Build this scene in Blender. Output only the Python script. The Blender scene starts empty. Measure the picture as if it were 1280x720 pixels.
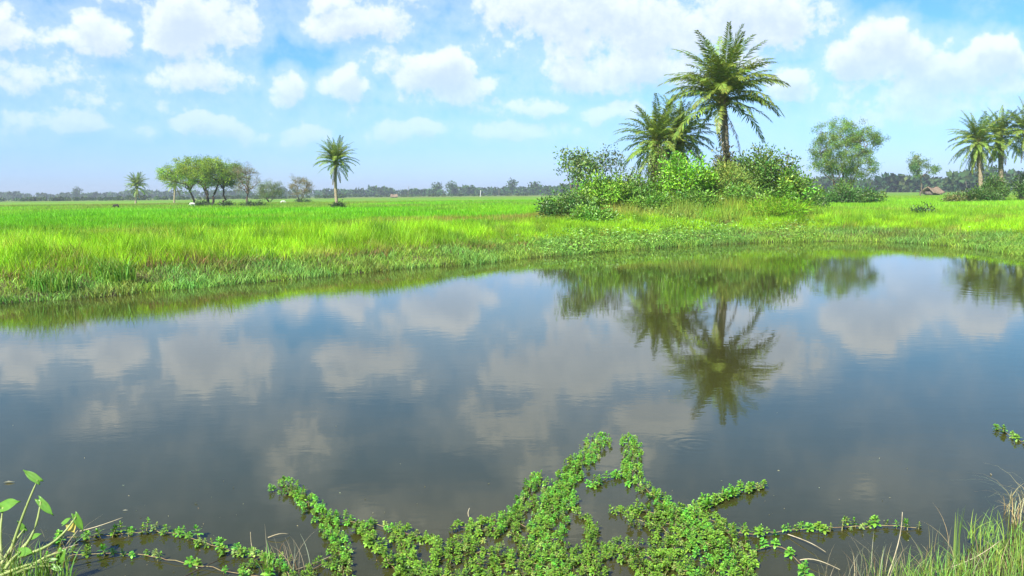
import bpy, math, random
import numpy as np
from mathutils import Vector, Matrix

scene = bpy.context.scene
COL = scene.collection
R = math.radians

# ------------------------------------------------------------------ camera
F = 1108.0                      # focal length in pixels of the 1280 px wide photograph
CAMH = 2.0                      # metres above the water
PITCH, ROLL = R(6.10), R(0.58)
fwd = np.array([0, math.cos(PITCH), -math.sin(PITCH)])
up0 = np.array([0, math.sin(PITCH), math.cos(PITCH)])
rt0 = np.array([1.0, 0, 0])
rt = rt0 * math.cos(ROLL) - up0 * math.sin(ROLL)
up = up0 * math.cos(ROLL) + rt0 * math.sin(ROLL)
cam_data = bpy.data.cameras.new('camera')
cam = bpy.data.objects.new('camera', cam_data); COL.objects.link(cam)
m = Matrix(((rt[0], up[0], -fwd[0], 0), (rt[1], up[1], -fwd[1], 0), (rt[2], up[2], -fwd[2], CAMH), (0, 0, 0, 1)))
cam.matrix_world = m
cam_data.sensor_width = 36.0; cam_data.lens = 36.0 * F / 1280
cam_data.clip_end = 20000; cam_data.clip_start = 0.05
scene.camera = cam

def ray(px, py):
    d = fwd + (px - 640) / F * rt - (py - 360) / F * up
    return d / np.linalg.norm(d)
def G(px, py, z=0.0):           # where the ray through a photo pixel meets the level z
    d = ray(px, py); t = (z - CAMH) / d[2]
    return np.array([0, 0, CAMH]) + d * t
def P(px, py, dist):            # point at ground distance dist (along y)
    d = ray(px, py)
    return np.array([0, 0, CAMH]) + d * (dist / d[1])

# ------------------------------------------------------------------ light
SUN_EL, SUN_AZ = R(44), R(-145)         # azimuth clockwise from +Y
world = bpy.data.worlds.new('World'); scene.world = world; world.use_nodes = True
wt = world.node_tree; wt.nodes.clear()

class NT:
    """small helper to write node graphs"""
    def __init__(s, tree): s.t = tree
    def n(s, kind, **kw):
        nd = s.t.nodes.new(kind)
        for k, v in kw.items(): setattr(nd, k, v)
        return nd
    def set(s, sock, v):
        if isinstance(v, bpy.types.NodeSocket): s.t.links.new(v, sock)
        else: sock.default_value = v
    def m(s, op, a, b=None, c=None, clamp=False):
        nd = s.n('ShaderNodeMath', operation=op); nd.use_clamp = clamp
        for i, v in enumerate((a, b, c)):
            if v is not None: s.set(nd.inputs[i], v)
        return nd.outputs[0]
    def v(s, op, a, b=None):
        nd = s.n('ShaderNodeVectorMath', operation=op)
        s.set(nd.inputs[0], a)
        if b is not None: s.set(nd.inputs[1], b)
        return nd.outputs['Value'] if op in ('DOT_PRODUCT', 'LENGTH') else nd.outputs[0]
    def mix(s, f, a, b, blend='MIX'):
        nd = s.n('ShaderNodeMix', data_type='RGBA', blend_type=blend)
        s.set(nd.inputs[0], f); s.set(nd.inputs[6], a); s.set(nd.inputs[7], b)
        return nd.outputs[2]
    def noise(s, vec, scale, detail=4, rough=.5, dist=0):
        nd = s.n('ShaderNodeTexNoise'); nd.inputs['Scale'].default_value = scale
        nd.inputs['Detail'].default_value = detail; nd.inputs['Roughness'].default_value = rough
        nd.inputs['Distortion'].default_value = dist
        if vec is not None: s.set(nd.inputs['Vector'], vec)
        return nd.outputs['Fac']
    def step(s, x, a, b):       # smoothstep
        nd = s.n('ShaderNodeMapRange', interpolation_type='SMOOTHSTEP')
        s.set(nd.inputs[0], x); nd.inputs[1].default_value = a; nd.inputs[2].default_value = b
        return nd.outputs[0]

def azel(px, py):
    d = ray(px, py)
    return math.degrees(math.atan2(d[0], d[1])), math.degrees(math.asin(d[2]))
DEG = 0.0497                    # degrees per photo pixel
# clouds: photo x, y, half width, half height (px), weight
CL = [(20,42,62,24,1),(125,38,55,34,1),(240,26,88,46,1.25),(205,52,32,24,1.1),(245,98,80,28,1),(300,20,24,26,.8),
      (360,106,36,30,1.1),(450,28,88,30,1.25),(405,0,40,20,.8),(432,106,42,24,1.1),(545,88,74,38,1.4),(560,112,90,26,.8),(600,108,34,18,.9),
      (35,95,90,34,.75),(105,120,70,30,.7),(80,152,70,18,1.0),(20,160,50,18,.5),(182,165,28,14,.8),(262,160,60,18,1.1),(315,168,30,12,.6),
      (376,172,38,17,1.0),(490,166,60,18,.9),(535,162,34,14,.8),(640,164,95,20,1.05),(665,134,52,18,.9),(620,135,50,12,.6),
      (683,62,20,34,.8),(760,140,50,20,1.05),(800,40,200,66,1.0),(720,5,110,24,.8),(780,88,140,40,1.1),(940,30,115,54,1.15),(1000,100,42,30,1.1),(920,70,60,40,.8),
      (1105,70,70,50,1.3),(1090,45,38,26,1.1),(1180,98,108,42,1.3),(1228,78,54,40,1.4),(1262,108,30,30,1.1),(1060,110,60,20,.6),
      (1150,132,170,24,.7),(880,150,140,25,.35),(300,140,260,25,.28),(600,60,60,30,.25)]
# further clouds above the frame, placed where the pond mirrors them (photo x, y of the reflection)
REF = [(700,455,150,52,1.1),(640,520,110,40,.8),(820,520,66,34,1.5),(770,560,70,30,1.0),(680,570,60,40,.7),(255,420,70,44,.8),(300,470,60,34,.7),(140,510,60,26,.7),
       (180,480,70,26,.55),(520,400,80,26,.8),(440,460,70,30,.6),(375,560,46,60,.6),(360,520,60,30,.45),(590,500,40,30,.5),(960,430,60,40,.6),(520,470,50,24,.5),
       (60,450,70,26,.6),(1120,400,80,26,.6),(700,640,160,40,.5),(480,640,90,30,.4),(1100,600,60,30,.25),(900,400,60,40,.7)]
blobs = []
for x, y, a, b, w in CL:
    az, el = azel(x, y); blobs.append((az, el, a * DEG, b * DEG, w))
for x, y, a, b, w in REF:
    az, el = azel(x, y); blobs.append((az, -el + 0.3, a * DEG, b * DEG, w))

cg = bpy.data.node_groups.new('cloud_field', 'ShaderNodeTree')
cg.interface.new_socket('Vec', in_out='INPUT', socket_type='NodeSocketVector')
cg.interface.new_socket('Dir', in_out='INPUT', socket_type='NodeSocketVector')
cg.interface.new_socket('D', in_out='OUTPUT', socket_type='NodeSocketFloat')
g = NT(cg); gi = g.n('NodeGroupInput'); go = g.n('NodeGroupOutput')
vec = gi.outputs[0]
wrp = g.n('ShaderNodeTexNoise'); wrp.inputs['Scale'].default_value = .35; wrp.inputs['Detail'].default_value = 3
g.set(wrp.inputs['Vector'], vec)
w1 = g.v('MULTIPLY', g.v('SUBTRACT', wrp.outputs['Color'], (.5, .5, .5)), (3.2, 2.0, 0))
wv = g.v('ADD', vec, w1)
acc = None
for az, el, a, b, w in blobs:
    q = g.v('MULTIPLY', g.v('SUBTRACT', wv, (az, el, 0)), (1 / a, 1 / b, 0))
    val = g.m('MULTIPLY_ADD', g.v('DOT_PRODUCT', q, q), -w, w)
    acc = val if acc is None else g.m('SMOOTH_MAX', acc, val, .25)
acc = g.m('MAXIMUM', acc, -.6)
# elsewhere in the sky: the same kind of scattered cumulus
gen = g.m('MULTIPLY_ADD', g.noise(gi.outputs[1], 3.2, 3, .5), 5.0, -2.6)
sep = g.n('ShaderNodeSeparateXYZ'); g.set(sep.inputs[0], vec)
out = g.m('MAXIMUM', g.step(g.m('ABSOLUTE', sep.outputs[0]), 31, 42), g.step(sep.outputs[1], 20, 27))
fld = g.m('ADD', g.m('MULTIPLY', acc, g.m('SUBTRACT', 1, out)), g.m('MULTIPLY', gen, out))
n1 = g.noise(vec, .42, 9, .62)
n2 = g.noise(g.v('ADD', vec, (17, 5, 3)), 1.3, 5, .6)
tot = g.m('ADD', fld, g.m('ADD', g.m('MULTIPLY_ADD', n1, 2.3, -1.05), g.m('MULTIPLY_ADD', n2, .9, -.45)))
g.set(go.inputs[0], tot)

w = NT(wt)
tc = w.n('ShaderNodeTexCoord'); sx = w.n('ShaderNodeSeparateXYZ'); w.set(sx.inputs[0], tc.outputs['Generated'])
az = w.m('MULTIPLY', w.m('ARCTAN2', sx.outputs[0], sx.outputs[1]), 57.2958)
el = w.m('MULTIPLY', w.m('ARCSINE', sx.outputs[2]), 57.2958)
cv = w.n('ShaderNodeCombineXYZ'); w.set(cv.inputs[0], az); w.set(cv.inputs[1], el)
def field(off):
    gn = w.n('ShaderNodeGroup'); gn.node_tree = cg
    w.set(gn.inputs[0], w.v('ADD', cv.outputs[0], off)); w.set(gn.inputs[1], tc.outputs['Generated'])
    return gn.outputs[0]
d0 = field((0, 0, 0)); d1 = field((-.25, .8, 0))
alpha = w.m('MAXIMUM', w.step(d0, .12, .98), w.m('MULTIPLY', w.step(d0, -.8, .7), .42))
under = w.m('MULTIPLY_ADD', w.step(d1, .2, 1.6), .8, w.m('MULTIPLY', w.noise(cv.outputs[0], .9, 5, .6), .22))
sky = w.n('ShaderNodeTexSky', sky_type='NISHITA'); sky.sun_disc = False
sky.sun_elevation = SUN_EL; sky.sun_rotation = SUN_AZ % (2 * math.pi)
sky.air_density = 1.0; sky.dust_density = 0.4; sky.ozone_density = 1.6; sky.altitude = 0
tint = w.mix(w.step(el, 0, 10), (.70, .98, 1.80, 1), (.60, 1.10, 1.42, 1))
tint = w.mix(w.step(el, 15, 25), tint, (.38, .70, 1.25, 1))
skyc = w.mix(1.0, sky.outputs[0], tint, 'MULTIPLY')
ccol = w.mix(under, (9.2, 9.8, 10.5, 1), (5.9, 7.0, 8.7, 1))
low = w.step(el, 0, 9)          # low clouds pale into the hazy air
a2 = w.m('MULTIPLY', alpha, w.m('MULTIPLY_ADD', low, .82, .08))
final = w.mix(a2, skyc, ccol)
bg = w.n('ShaderNodeBackground'); w.set(bg.inputs[0], final); bg.inputs[1].default_value = 0.06
wo = w.n('ShaderNodeOutputWorld'); w.set(wo.inputs[0], bg.outputs[0])

sd_ = bpy.data.lights.new('sun', 'SUN'); sd_.energy = 5.0; sd_.angle = R(.53); sd_.color = (1, .955, .88)
sun = bpy.data.objects.new('sun', sd_); COL.objects.link(sun)
to_sun = Vector((math.sin(SUN_AZ) * math.cos(SUN_EL), math.cos(SUN_AZ) * math.cos(SUN_EL), math.sin(SUN_EL)))
sun.rotation_euler = to_sun.to_track_quat('Z', 'Y').to_euler()
sun.location = (-20, -20, 40)
scene.view_settings.view_transform = 'Standard'; scene.view_settings.look = 'None'
scene.view_settings.exposure = 1.0; scene.view_settings.gamma = 1
scene.render.engine = 'CYCLES'
scene.cycles.max_bounces = 8; scene.cycles.transparent_max_bounces = 8
scene.cycles.diffuse_bounces = 3; scene.cycles.glossy_bounces = 3; scene.cycles.transmission_bounces = 4
scene.cycles.volume_bounces = 0

# ------------------------------------------------------------------ materials
def mat(name):
    mt = bpy.data.materials.new(name); mt.use_nodes = True; mt.node_tree.nodes.clear()
    return mt, NT(mt.node_tree)
def foliage(name, trans=.3, rough=.5, spec=.3, rnd=0.0):
    """leaf colour comes from the 'col' attribute of the species, mottled by noise; light shines through"""
    mt, n = mat(name)
    at = n.n('ShaderNodeAttribute', attribute_name='col')
    geo = n.n('ShaderNodeNewGeometry')
    c = n.mix(n.m('MULTIPLY_ADD', n.noise(geo.outputs['Position'], 2.3, 3), .6, -.05), at.outputs['Color'], (.9, 1.0, .8, 1), 'MULTIPLY')
    if rnd:
        oi = n.n('ShaderNodeObjectInfo'); h = n.n('ShaderNodeHueSaturation')
        n.set(h.inputs['Hue'], n.m('MULTIPLY_ADD', oi.outputs['Random'], .05 * rnd, .5 - .025 * rnd))
        n.set(h.inputs['Value'], n.m('MULTIPLY_ADD', oi.outputs['Random'], .5 * rnd, 1 - .25 * rnd))
        n.set(h.inputs['Color'], c); c = h.outputs[0]
    p = n.n('ShaderNodeBsdfPrincipled'); n.set(p.inputs['Base Color'], c)
    p.inputs['Roughness'].default_value = rough; p.inputs['Specular IOR Level'].default_value = spec
    t = n.n('ShaderNodeBsdfTranslucent'); n.set(t.inputs[0], n.mix(1, c, (1.25, 1.2, .6, 1), 'MULTIPLY'))
    ms = n.n('ShaderNodeMixShader'); ms.inputs[0].default_value = trans
    n.set(ms.inputs[1], p.outputs[0]); n.set(ms.inputs[2], t.outputs[0])
    o = n.n('ShaderNodeOutputMaterial'); n.set(o.inputs[0], ms.outputs[0])
    return mt
def plain(name, c1, c2, scale=6, rough=.85, bump=.3, stretch=(1, 1, 1), spec=.2):
    mt, n = mat(name)
    tcn = n.n('ShaderNodeTexCoord'); v = n.v('MULTIPLY', tcn.outputs['Object'], stretch)
    f = n.noise(v, scale, 6, .65)
    c = n.mix(n.step(f, .35, .68), (*c1, 1), (*c2, 1))
    p = n.n('ShaderNodeBsdfPrincipled'); n.set(p.inputs['Base Color'], c); p.inputs['Roughness'].default_value = rough
    p.inputs['Specular IOR Level'].default_value = spec
    b = n.n('ShaderNodeBump'); b.inputs['Strength'].default_value = bump; b.inputs['Distance'].default_value = .03
    n.set(b.inputs['Height'], f); n.set(p.inputs['Normal'], b.outputs[0])
    o = n.n('ShaderNodeOutputMaterial'); n.set(o.inputs[0], p.outputs[0])
    return mt
M_grass = foliage('grass_blades', .38, .5, .25)
M_leaf = foliage('broad_leaves', .28, .38, .45)
M_feather = foliage('fine_leaves', .3, .6, .2)
M_frond = foliage('palm_leaflets', .28, .4, .45, .6)
M_rosette = foliage('waterside_leaves', .22, .42, .35, .9)
M_far = foliage('far_leaves', .1, .8, .1)
M_bark = plain('bark', (.10, .075, .05), (.21, .17, .125), 9, .9, .6, (1, 1, .25))
M_dark_bark = plain('dark_bark', (.045, .035, .028), (.12, .095, .07), 9, .9, .6, (1, 1, .25))
M_palm = plain('palm_trunk', (.18, .145, .09), (.42, .36, .24), 7, .9, .8, (1, 1, 2.5))
M_stem = plain('green_stem', (.20, .27, .07), (.36, .42, .14), 9, .5, .1, (1, 1, .2), .4)
M_runner = plain('runner_stem', (.20, .13, .07), (.30, .27, .12), 30, .6, .1)
M_straw = plain('dry_straw', (.30, .25, .15), (.52, .46, .30), 15, .8, .3)
M_thatch = plain('thatch', (.13, .095, .06), (.30, .23, .16), 3, .95, .8, (1, 1, 4))
M_wood = plain('weathered_wood', (.09, .075, .06), (.2, .17, .14), 8, .9, .4, (1, 1, .2))
M_white = plain('white_coat', (.6, .58, .53), (.8, .78, .74), 4, .8, .1)
M_black = plain('dark_coat', (.03, .025, .02), (.07, .055, .045), 4, .8, .1)
M_pale = plain('pale_paint', (.55, .55, .52), (.75, .74, .7), 2, .7, .1)

# ------------------------------------------------------------------ mesh helpers
def npmesh(name, V, T, col=None, smooth=False):
    """mesh from numpy arrays: vertices, triangles (or quads), optional linear colour per vertex"""
    V = np.asarray(V, np.float32); T = np.asarray(T, np.int32)
    me = bpy.data.meshes.new(name); k = T.shape[1]
    me.vertices.add(len(V)); me.vertices.foreach_set('co', V.ravel())
    me.loops.add(T.size); me.loops.foreach_set('vertex_index', T.ravel())
    me.polygons.add(len(T)); me.polygons.foreach_set('loop_start', np.arange(0, T.size, k, dtype=np.int32))
    me.polygons.foreach_set('loop_total', np.full(len(T), k, np.int32))
    if smooth: me.polygons.foreach_set('use_smooth', np.ones(len(T), bool))
    if col is not None:
        c = np.ones((len(V), 4), np.float32); c[:, :3] = col
        a = me.attributes.new('col', 'FLOAT_COLOR', 'POINT'); a.data.foreach_set('color', c.ravel())
    me.update(calc_edges=True); return me
def link(name, me, mt, parent=None, loc=None):
    o = bpy.data.objects.new(name, me); COL.objects.link(o)
    if mt is not None and not me.materials: me.materials.append(mt)
    if parent is not None: o.parent = parent
    if loc is not None: o.location = loc
    return o
def tag(o, label=None, cat=None, group=None, kind=None):
    if label: o['label'] = label
    if cat: o['category'] = cat
    if group: o['group'] = group
    if kind: o['kind'] = kind
    return o
def empty(name, loc, label, cat, group=None):
    o = bpy.data.objects.new(name, None); COL.objects.link(o); o.location = loc
    o.empty_display_size = .2
    return tag(o, label, cat, group)
def unit(v): return v / (np.linalg.norm(v, axis=-1, keepdims=True) + 1e-9)

def tubes(paths, sides=5):
    """paths: list of (points Nx3, radii N) -> verts, quads as two tris"""
    Vs, Ts, o = [], [], 0
    ang = np.arange(sides) * 2 * math.pi / sides
    for pts, rad in paths:
        pts = np.asarray(pts, float); rad = np.asarray(rad, float)
        d = unit(np.gradient(pts, axis=0))
        ref = np.where(np.abs(d[:, 2:3]) > .9, [[1., 0, 0]], [[0, 0, 1.]])
        a = unit(np.cross(d, ref)); b = np.cross(d, a)
        ring = pts[:, None] + rad[:, None, None] * (np.cos(ang)[None, :, None] * a[:, None] + np.sin(ang)[None, :, None] * b[:, None])
        n = len(pts); V = ring.reshape(-1, 3)
        i = np.arange(n - 1)[:, None] * sides; j = np.arange(sides)[None]; k = (j + 1) % sides
        q = np.stack([i + j, i + k, i + sides + k, i + sides + j], -1).reshape(-1, 4)
        T = np.concatenate([q[:, [0, 1, 2]], q[:, [0, 2, 3]]])
        cap = np.stack([np.full(sides - 2, (n - 1) * sides), (n - 1) * sides + np.arange(1, sides - 1), (n - 1) * sides + np.arange(2, sides)], -1)
        Vs.append(V); Ts.append(np.concatenate([T, cap]) + o); o += len(V)
    return np.concatenate(Vs), np.concatenate(Ts)

def leaves(Pt, D, L, W, rng, droop=.15, col=None):
    """folded kite leaves: base Pt, direction D, lengths L, widths W"""
    n = len(Pt); D = unit(D)
    S = unit(np.cross(D, rng.normal(size=(n, 3)))); N = np.cross(S, D)
    L = np.broadcast_to(L, n)[:, None]; W = np.broadcast_to(W, n)[:, None]
    mid = Pt + D * L * .45
    V = np.stack([Pt, mid + S * W * .5 + N * W * .15, Pt + D * L - N * L * droop, mid - S * W * .5 + N * W * .15], 1).reshape(-1, 3)
    b = np.arange(n)[:, None] * 4
    T = np.concatenate([b + [0, 1, 2], b + [0, 2, 3]])
    c = None if col is None else np.repeat(col, 4, 0)
    return V, T, c
def vary(base, n, rng, dv=.25, dh=.12):
    base = np.asarray(base, float)
    if base.ndim == 1: base = np.tile(base, (n, 1))
    v = np.exp(rng.normal(0, dv, (n, 1))); h = rng.normal(0, dh, (n, 1))
    c = base * v * np.concatenate([1 + h, 1 - .2 * h, 1 - .5 * h], 1)
    return np.clip(c, .004, .9)
def join(parts):
    Vs, Ts, Cs, o = [], [], [], 0
    for V, T, c in parts:
        Vs.append(V); Ts.append(T + o); o += len(V)
        Cs.append(c)
    return np.concatenate(Vs), np.concatenate(Ts), (None if Cs[0] is None else np.concatenate(Cs))

def vnoise(x, y, s, seed=0):
    """cheap smooth 2D value noise 0..1"""
    x = np.asarray(x) / s + seed * 17.3; y = np.asarray(y) / s + seed * 9.7
    xi = np.floor(x).astype(np.int64); yi = np.floor(y).astype(np.int64); fx = x - xi; fy = y - yi
    fx = fx * fx * (3 - 2 * fx); fy = fy * fy * (3 - 2 * fy)
    def h(a, b):
        v = (a * 374761393 + b * 668265263 + seed * 1442695) & 0x7fffffff
        v = ((v ^ (v >> 13)) * 1274126177) & 0x7fffffff
        return ((v ^ (v >> 16)) & 0xffff) / 65535.0
    return (h(xi, yi) * (1 - fx) + h(xi + 1, yi) * fx) * (1 - fy) + (h(xi, yi + 1) * (1 - fx) + h(xi + 1, yi + 1) * fx) * fy
def fbm(x, y, s, seed=0):
    return .55 * vnoise(x, y, s, seed) + .3 * vnoise(x, y, s / 2.1, seed + 3) + .15 * vnoise(x, y, s / 4.7, seed + 5)
def sstep(x, a, b):
    t = np.clip((x - a) / (b - a), 0, 1); return t * t * (3 - 2 * t)

# ------------------------------------------------------------------ terrain
shore_px = [(-160, 398), (-60, 386), (0, 379), (60, 375), (100, 373), (150, 368), (200, 362), (250, 359), (300, 354), (350, 350), (400, 345), (460, 340),
            (500, 336), (560, 332), (600, 329), (650, 323), (700, 319), (760, 314), (810, 310), (850, 308), (900, 305), (950, 303), (1000, 302), (1060, 301),
            (1100, 302), (1160, 305), (1200, 308), (1240, 313), (1280, 319), (1340, 328)]
far_shore = [G(x, y)[:2] for x, y in shore_px]
near_shore = [(20, 23), (14, 15.5), (9, 11), (6, 8.2), (4.5, 6.6), (3.5, 5.45), (2.75, 4.8), (2.0, 4.2), (1.5, 3.9), (0, 3.55), (-1.6, 3.7), (-2.35, 4.2), (-2.9, 4.9),
              (-4.2, 5.6), (-8, 5.5), (-14, 4.5), (-18, 7)]
POND = np.array(far_shore + near_shore)
def signed(x, y):
    """distance to the water's edge, positive on land"""
    x = np.asarray(x, float); y = np.asarray(y, float); sh = x.shape; x = x.ravel(); y = y.ravel()
    dmin = np.full(x.shape, 1e9); ins = np.zeros(x.shape, bool)
    for i in range(len(POND)):
        a = POND[i]; b = POND[(i + 1) % len(POND)]; e = b - a
        t = np.clip(((x - a[0]) * e[0] + (y - a[1]) * e[1]) / (e @ e), 0, 1)
        dmin = np.minimum(dmin, (x - a[0] - t * e[0]) ** 2 + (y - a[1] - t * e[1]) ** 2)
        c = ((a[1] > y) != (b[1] > y))
        if a[1] != b[1]: c &= x < (b[0] - a[0]) * (y - a[1]) / (b[1] - a[1]) + a[0]
        ins ^= c
    d = np.sqrt(dmin); return np.where(ins, -d, d).reshape(sh)
def ground(x, y, s=None):
    x = np.asarray(x, float); y = np.asarray(y, float)
    if s is None: s = signed(x, y)
    s = s + (vnoise(x, y, .8, 4) - .5) * .35
    land = .02 + .30 * sstep(s, 0, 1.6) + .23 * sstep(s, 1, 6)
    z = np.where(s > 0, land, np.maximum(-.8, s * .35))
    md = 1.15 * np.exp(-((x - 9.6) / 5.2) ** 2 - ((y - 47) / 7.0) ** 2) + .35 * np.exp(-((x - 4) / 2.5) ** 2 - ((y - 42) / 4.0) ** 2)
    z = z + md * sstep(s, 0, 5)
    z = z + (fbm(x, y, 3.0, 1) - .5) * .12 * sstep(s, .3, 3)
    return z
def gz(x, y): return float(ground(np.array([x]), np.array([y]))[0])

def axis(core0, core1, step, far0, far1, grow=1.12):
    a = list(np.arange(core0, core1, step)); d = step
    v = core1
    while v < far1: a.append(v); d *= grow; v += d
    a.append(far1); d = step; v = core0 - step; L = []
    while v > far0: L.append(v); d *= grow; v -= d
    L.append(far0)
    return np.array(L[::-1] + a)
ax_ = axis(-26, 30, .3, -4000, 4000); ay_ = axis(-2, 56, .3, -60, 6000)
X, Y = np.meshgrid(ax_, ay_); S = signed(X, Y); Z = ground(X, Y, S)
V = np.stack([X, Y, Z], -1).reshape(-1, 3); nx, ny = len(ax_), len(ay_)
i = (np.arange(ny - 1)[:, None] * nx + np.arange(nx - 1)[None]).ravel()
Q = np.stack([i, i + 1, i + nx + 1, i + nx], -1)
mt, n = mat('soil_and_fields')
geo = n.n('ShaderNodeNewGeometry'); pos = geo.outputs['Position']
sp = n.n('ShaderNodeSeparateXYZ'); n.set(sp.inputs[0], pos)
warp = n.m('MULTIPLY_ADD', n.noise(pos, .02, 3), 40, -20)
yy = n.m('ADD', sp.outputs[1], warp)
near = n.mix(n.step(n.noise(pos, 1.3, 5, .6), .4, .65), (.075, .085, .03, 1), (.14, .125, .06, 1))
vivid = n.mix(n.step(n.noise(pos, .12, 4, .6), .35, .65), (.10, .30, .006, 1), (.14, .34, .01, 1))
c = n.mix(n.step(sp.outputs[1], 40, 60), near, vivid)
strip = n.n('ShaderNodeValToRGB'); n.set(strip.inputs[0], n.m('DIVIDE', yy, 900))
cr = strip.color_ramp; cr.interpolation = 'LINEAR'
stops = [(0, (.09, .31, .01)), (.13, (.10, .31, .01)), (.17, (.14, .29, .02)), (.21, (.10, .30, .01)), (.26, (.16, .28, .03)), (.32, (.09, .26, .015)), (.38, (.20, .28, .05)), (.43, (.08, .17, .02)), (.52, (.22, .26, .08)), (.6, (.08, .12, .035)), (1, (.10, .14, .05))]
while len(cr.elements) < len(stops): cr.elements.new(.5)
for e, (p_, c_) in zip(cr.elements, stops): e.position = p_; e.color = (*c_, 1)
c = n.mix(n.step(sp.outputs[1], 105, 150), c, strip.outputs[0])
c = n.mix(n.m('MULTIPLY', n.step(n.noise(n.v('MULTIPLY', pos, (.02, .06, 0)), 1, 5, .6), .5, .62), n.step(sp.outputs[1], 60, 140)), c, (.12, .20, .04, 1))
mud = n.step(sp.outputs[2], .03, .16)
c = n.mix(mud, (.06, .05, .033, 1), c)
pr = n.n('ShaderNodeBsdfPrincipled'); n.set(pr.inputs['Base Color'], c); pr.inputs['Roughness'].default_value = .95; pr.inputs['Specular IOR Level'].default_value = .05
bm_ = n.n('ShaderNodeBump'); bm_.inputs['Strength'].default_value = .6; bm_.inputs['Distance'].default_value = .08
n.set(bm_.inputs['Height'], n.noise(pos, 7, 6, .65)); n.set(pr.inputs['Normal'], bm_.outputs[0])
o_ = n.n('ShaderNodeOutputMaterial'); n.set(o_.inputs[0], pr.outputs[0])
tag(link('ground', npmesh('ground', V, Q, smooth=True), mt), kind='structure')

# ------------------------------------------------------------------ pond water
mt, n = mat('murky_water')
geo = n.n('ShaderNodeNewGeometry'); pos = geo.outputs['Position']
pr = n.n('ShaderNodeBsdfPrincipled')
murk = n.mix(n.step(n.noise(pos, .35, 3), .35, .7), (.036, .037, .011, 1), (.046, .043, .013, 1))
n.set(pr.inputs['Base Color'], murk); pr.inputs['Roughness'].default_value = .015; pr.inputs['IOR'].default_value = 1.333
r1 = n.noise(n.v('MULTIPLY', pos, (1, 1.7, 1)), 3.2, 3, .5)
r2 = n.noise(n.v('MULTIPLY', pos, (1, 1.3, 1)), 13, 3, .55)
patch = n.step(n.noise(pos, .16, 2), .38, .62)
rings = None
hgt = n.m('ADD', n.m('MULTIPLY', r1, .0032), n.m('MULTIPLY', r2, n.m('MULTIPLY_ADD', patch, .0011, .0003)))
for (px, py, amp, wl, rad) in ((1245, 360, .0010, 16, 2.2), (870, 556, .0005, 60, .35), (250, 390, .0003, 22, 1.2)):
    c0 = G(px, py)
    dd = n.v('LENGTH', n.v('SUBTRACT', pos, (float(c0[0]), float(c0[1]), 0)))
    rg = n.m('MULTIPLY', n.m('SINE', n.m('MULTIPLY', dd, wl)), n.m('MULTIPLY', n.m('SUBTRACT', 1, n.step(dd, rad * .4, rad)), amp))
    hgt = n.m('ADD', hgt, rg)
bp = n.n('ShaderNodeBump'); bp.inputs['Strength'].default_value = 1; bp.inputs['Distance'].default_value = .22
n.set(bp.inputs['Height'], hgt); n.set(pr.inputs['Normal'], bp.outputs[0])
o_ = n.n('ShaderNodeOutputMaterial'); n.set(o_.inputs[0], pr.outputs[0])
wx = np.linspace(-32, 34, 34); wy = np.linspace(-1, 40, 22)
X, Y = np.meshgrid(wx, wy); keep = signed(X, Y)
V = np.stack([X, Y, np.zeros_like(X)], -1).reshape(-1, 3); nx = len(wx)
i = (np.arange(len(wy) - 1)[:, None] * nx + np.arange(nx - 1)[None])
kk = (keep[:-1, :-1] < 3) | (keep[1:, 1:] < 3) | (keep[1:, :-1] < 3) | (keep[:-1, 1:] < 3)
i = i[kk]
tag(link('pond_water', npmesh('pond_water', V, np.stack([i, i + 1, i + nx + 1, i + nx], -1)), mt), kind='structure')

# ------------------------------------------------------------------ grass
def blades(x, y, z, h, w, lean, col, rng, tip=None, bend=.5, simple=False, base=None):
    """grass blades: two-segment tapered strips (or single triangles far off)"""
    n = len(x); a = rng.uniform(0, 2 * math.pi, n); wd = np.stack([np.cos(a), np.sin(a), np.zeros(n)], 1)
    la = rng.uniform(0, 2 * math.pi, n); ld = np.stack([np.cos(la), np.sin(la), np.zeros(n)], 1) * (lean * h * rng.uniform(.2, 1, n))[:, None]
    p0 = np.stack([x, y, z - .02], 1); upv = np.array([0, 0, 1.])
    hw = (w / 2)[:, None] * wd
    top = p0 + upv * h[:, None] + ld
    if tip is None: tip = col
    if base is None: base = col
    if simple:
        V = np.stack([p0 - hw, p0 + hw, top], 1).reshape(-1, 3); b = np.arange(n)[:, None] * 3
        C = np.stack([base, base, tip], 1).reshape(-1, 3)
        return V, b + [0, 1, 2], C
    md = p0 + upv * (h * .55)[:, None] + ld * .3
    V = np.stack([p0 - hw, p0 + hw, md + hw * .8, md - hw * .8, top], 1).reshape(-1, 3); b = np.arange(n)[:, None] * 5
    T = np.concatenate([b + [0, 1, 2], b + [0, 2, 3], b + [3, 2, 4]])
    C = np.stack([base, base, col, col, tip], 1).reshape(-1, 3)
    return V, T, C

def scatter(rng, dens, y0, y1, half=.66, x0=None, x1=None):
    """random points over the view's wedge between two distances; dens per square metre"""
    ymax = y1; hw = half * ymax + 2
    a0 = -hw if x0 is None else x0; a1 = hw if x1 is None else x1
    n = int(dens * (a1 - a0) * (y1 - y0)); x = rng.uniform(a0, a1, n); y = rng.uniform(y0, y1, n)
    k = np.abs(x) < half * y + 2
    return x[k], y[k]
YG = np.array([.31, .56, .018]); MID = np.array([.22, .42, .022]); VIV = np.array([.15, .42, .006]); BRN = np.array([.27, .18, .085])
COOL = np.array([.19, .37, .075]); OLV = np.array([.17, .20, .05]); STR = np.array([.36, .31, .15])
def lerp(a, b, t): return a * (1 - t[:, None]) + b * t[:, None]

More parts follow.
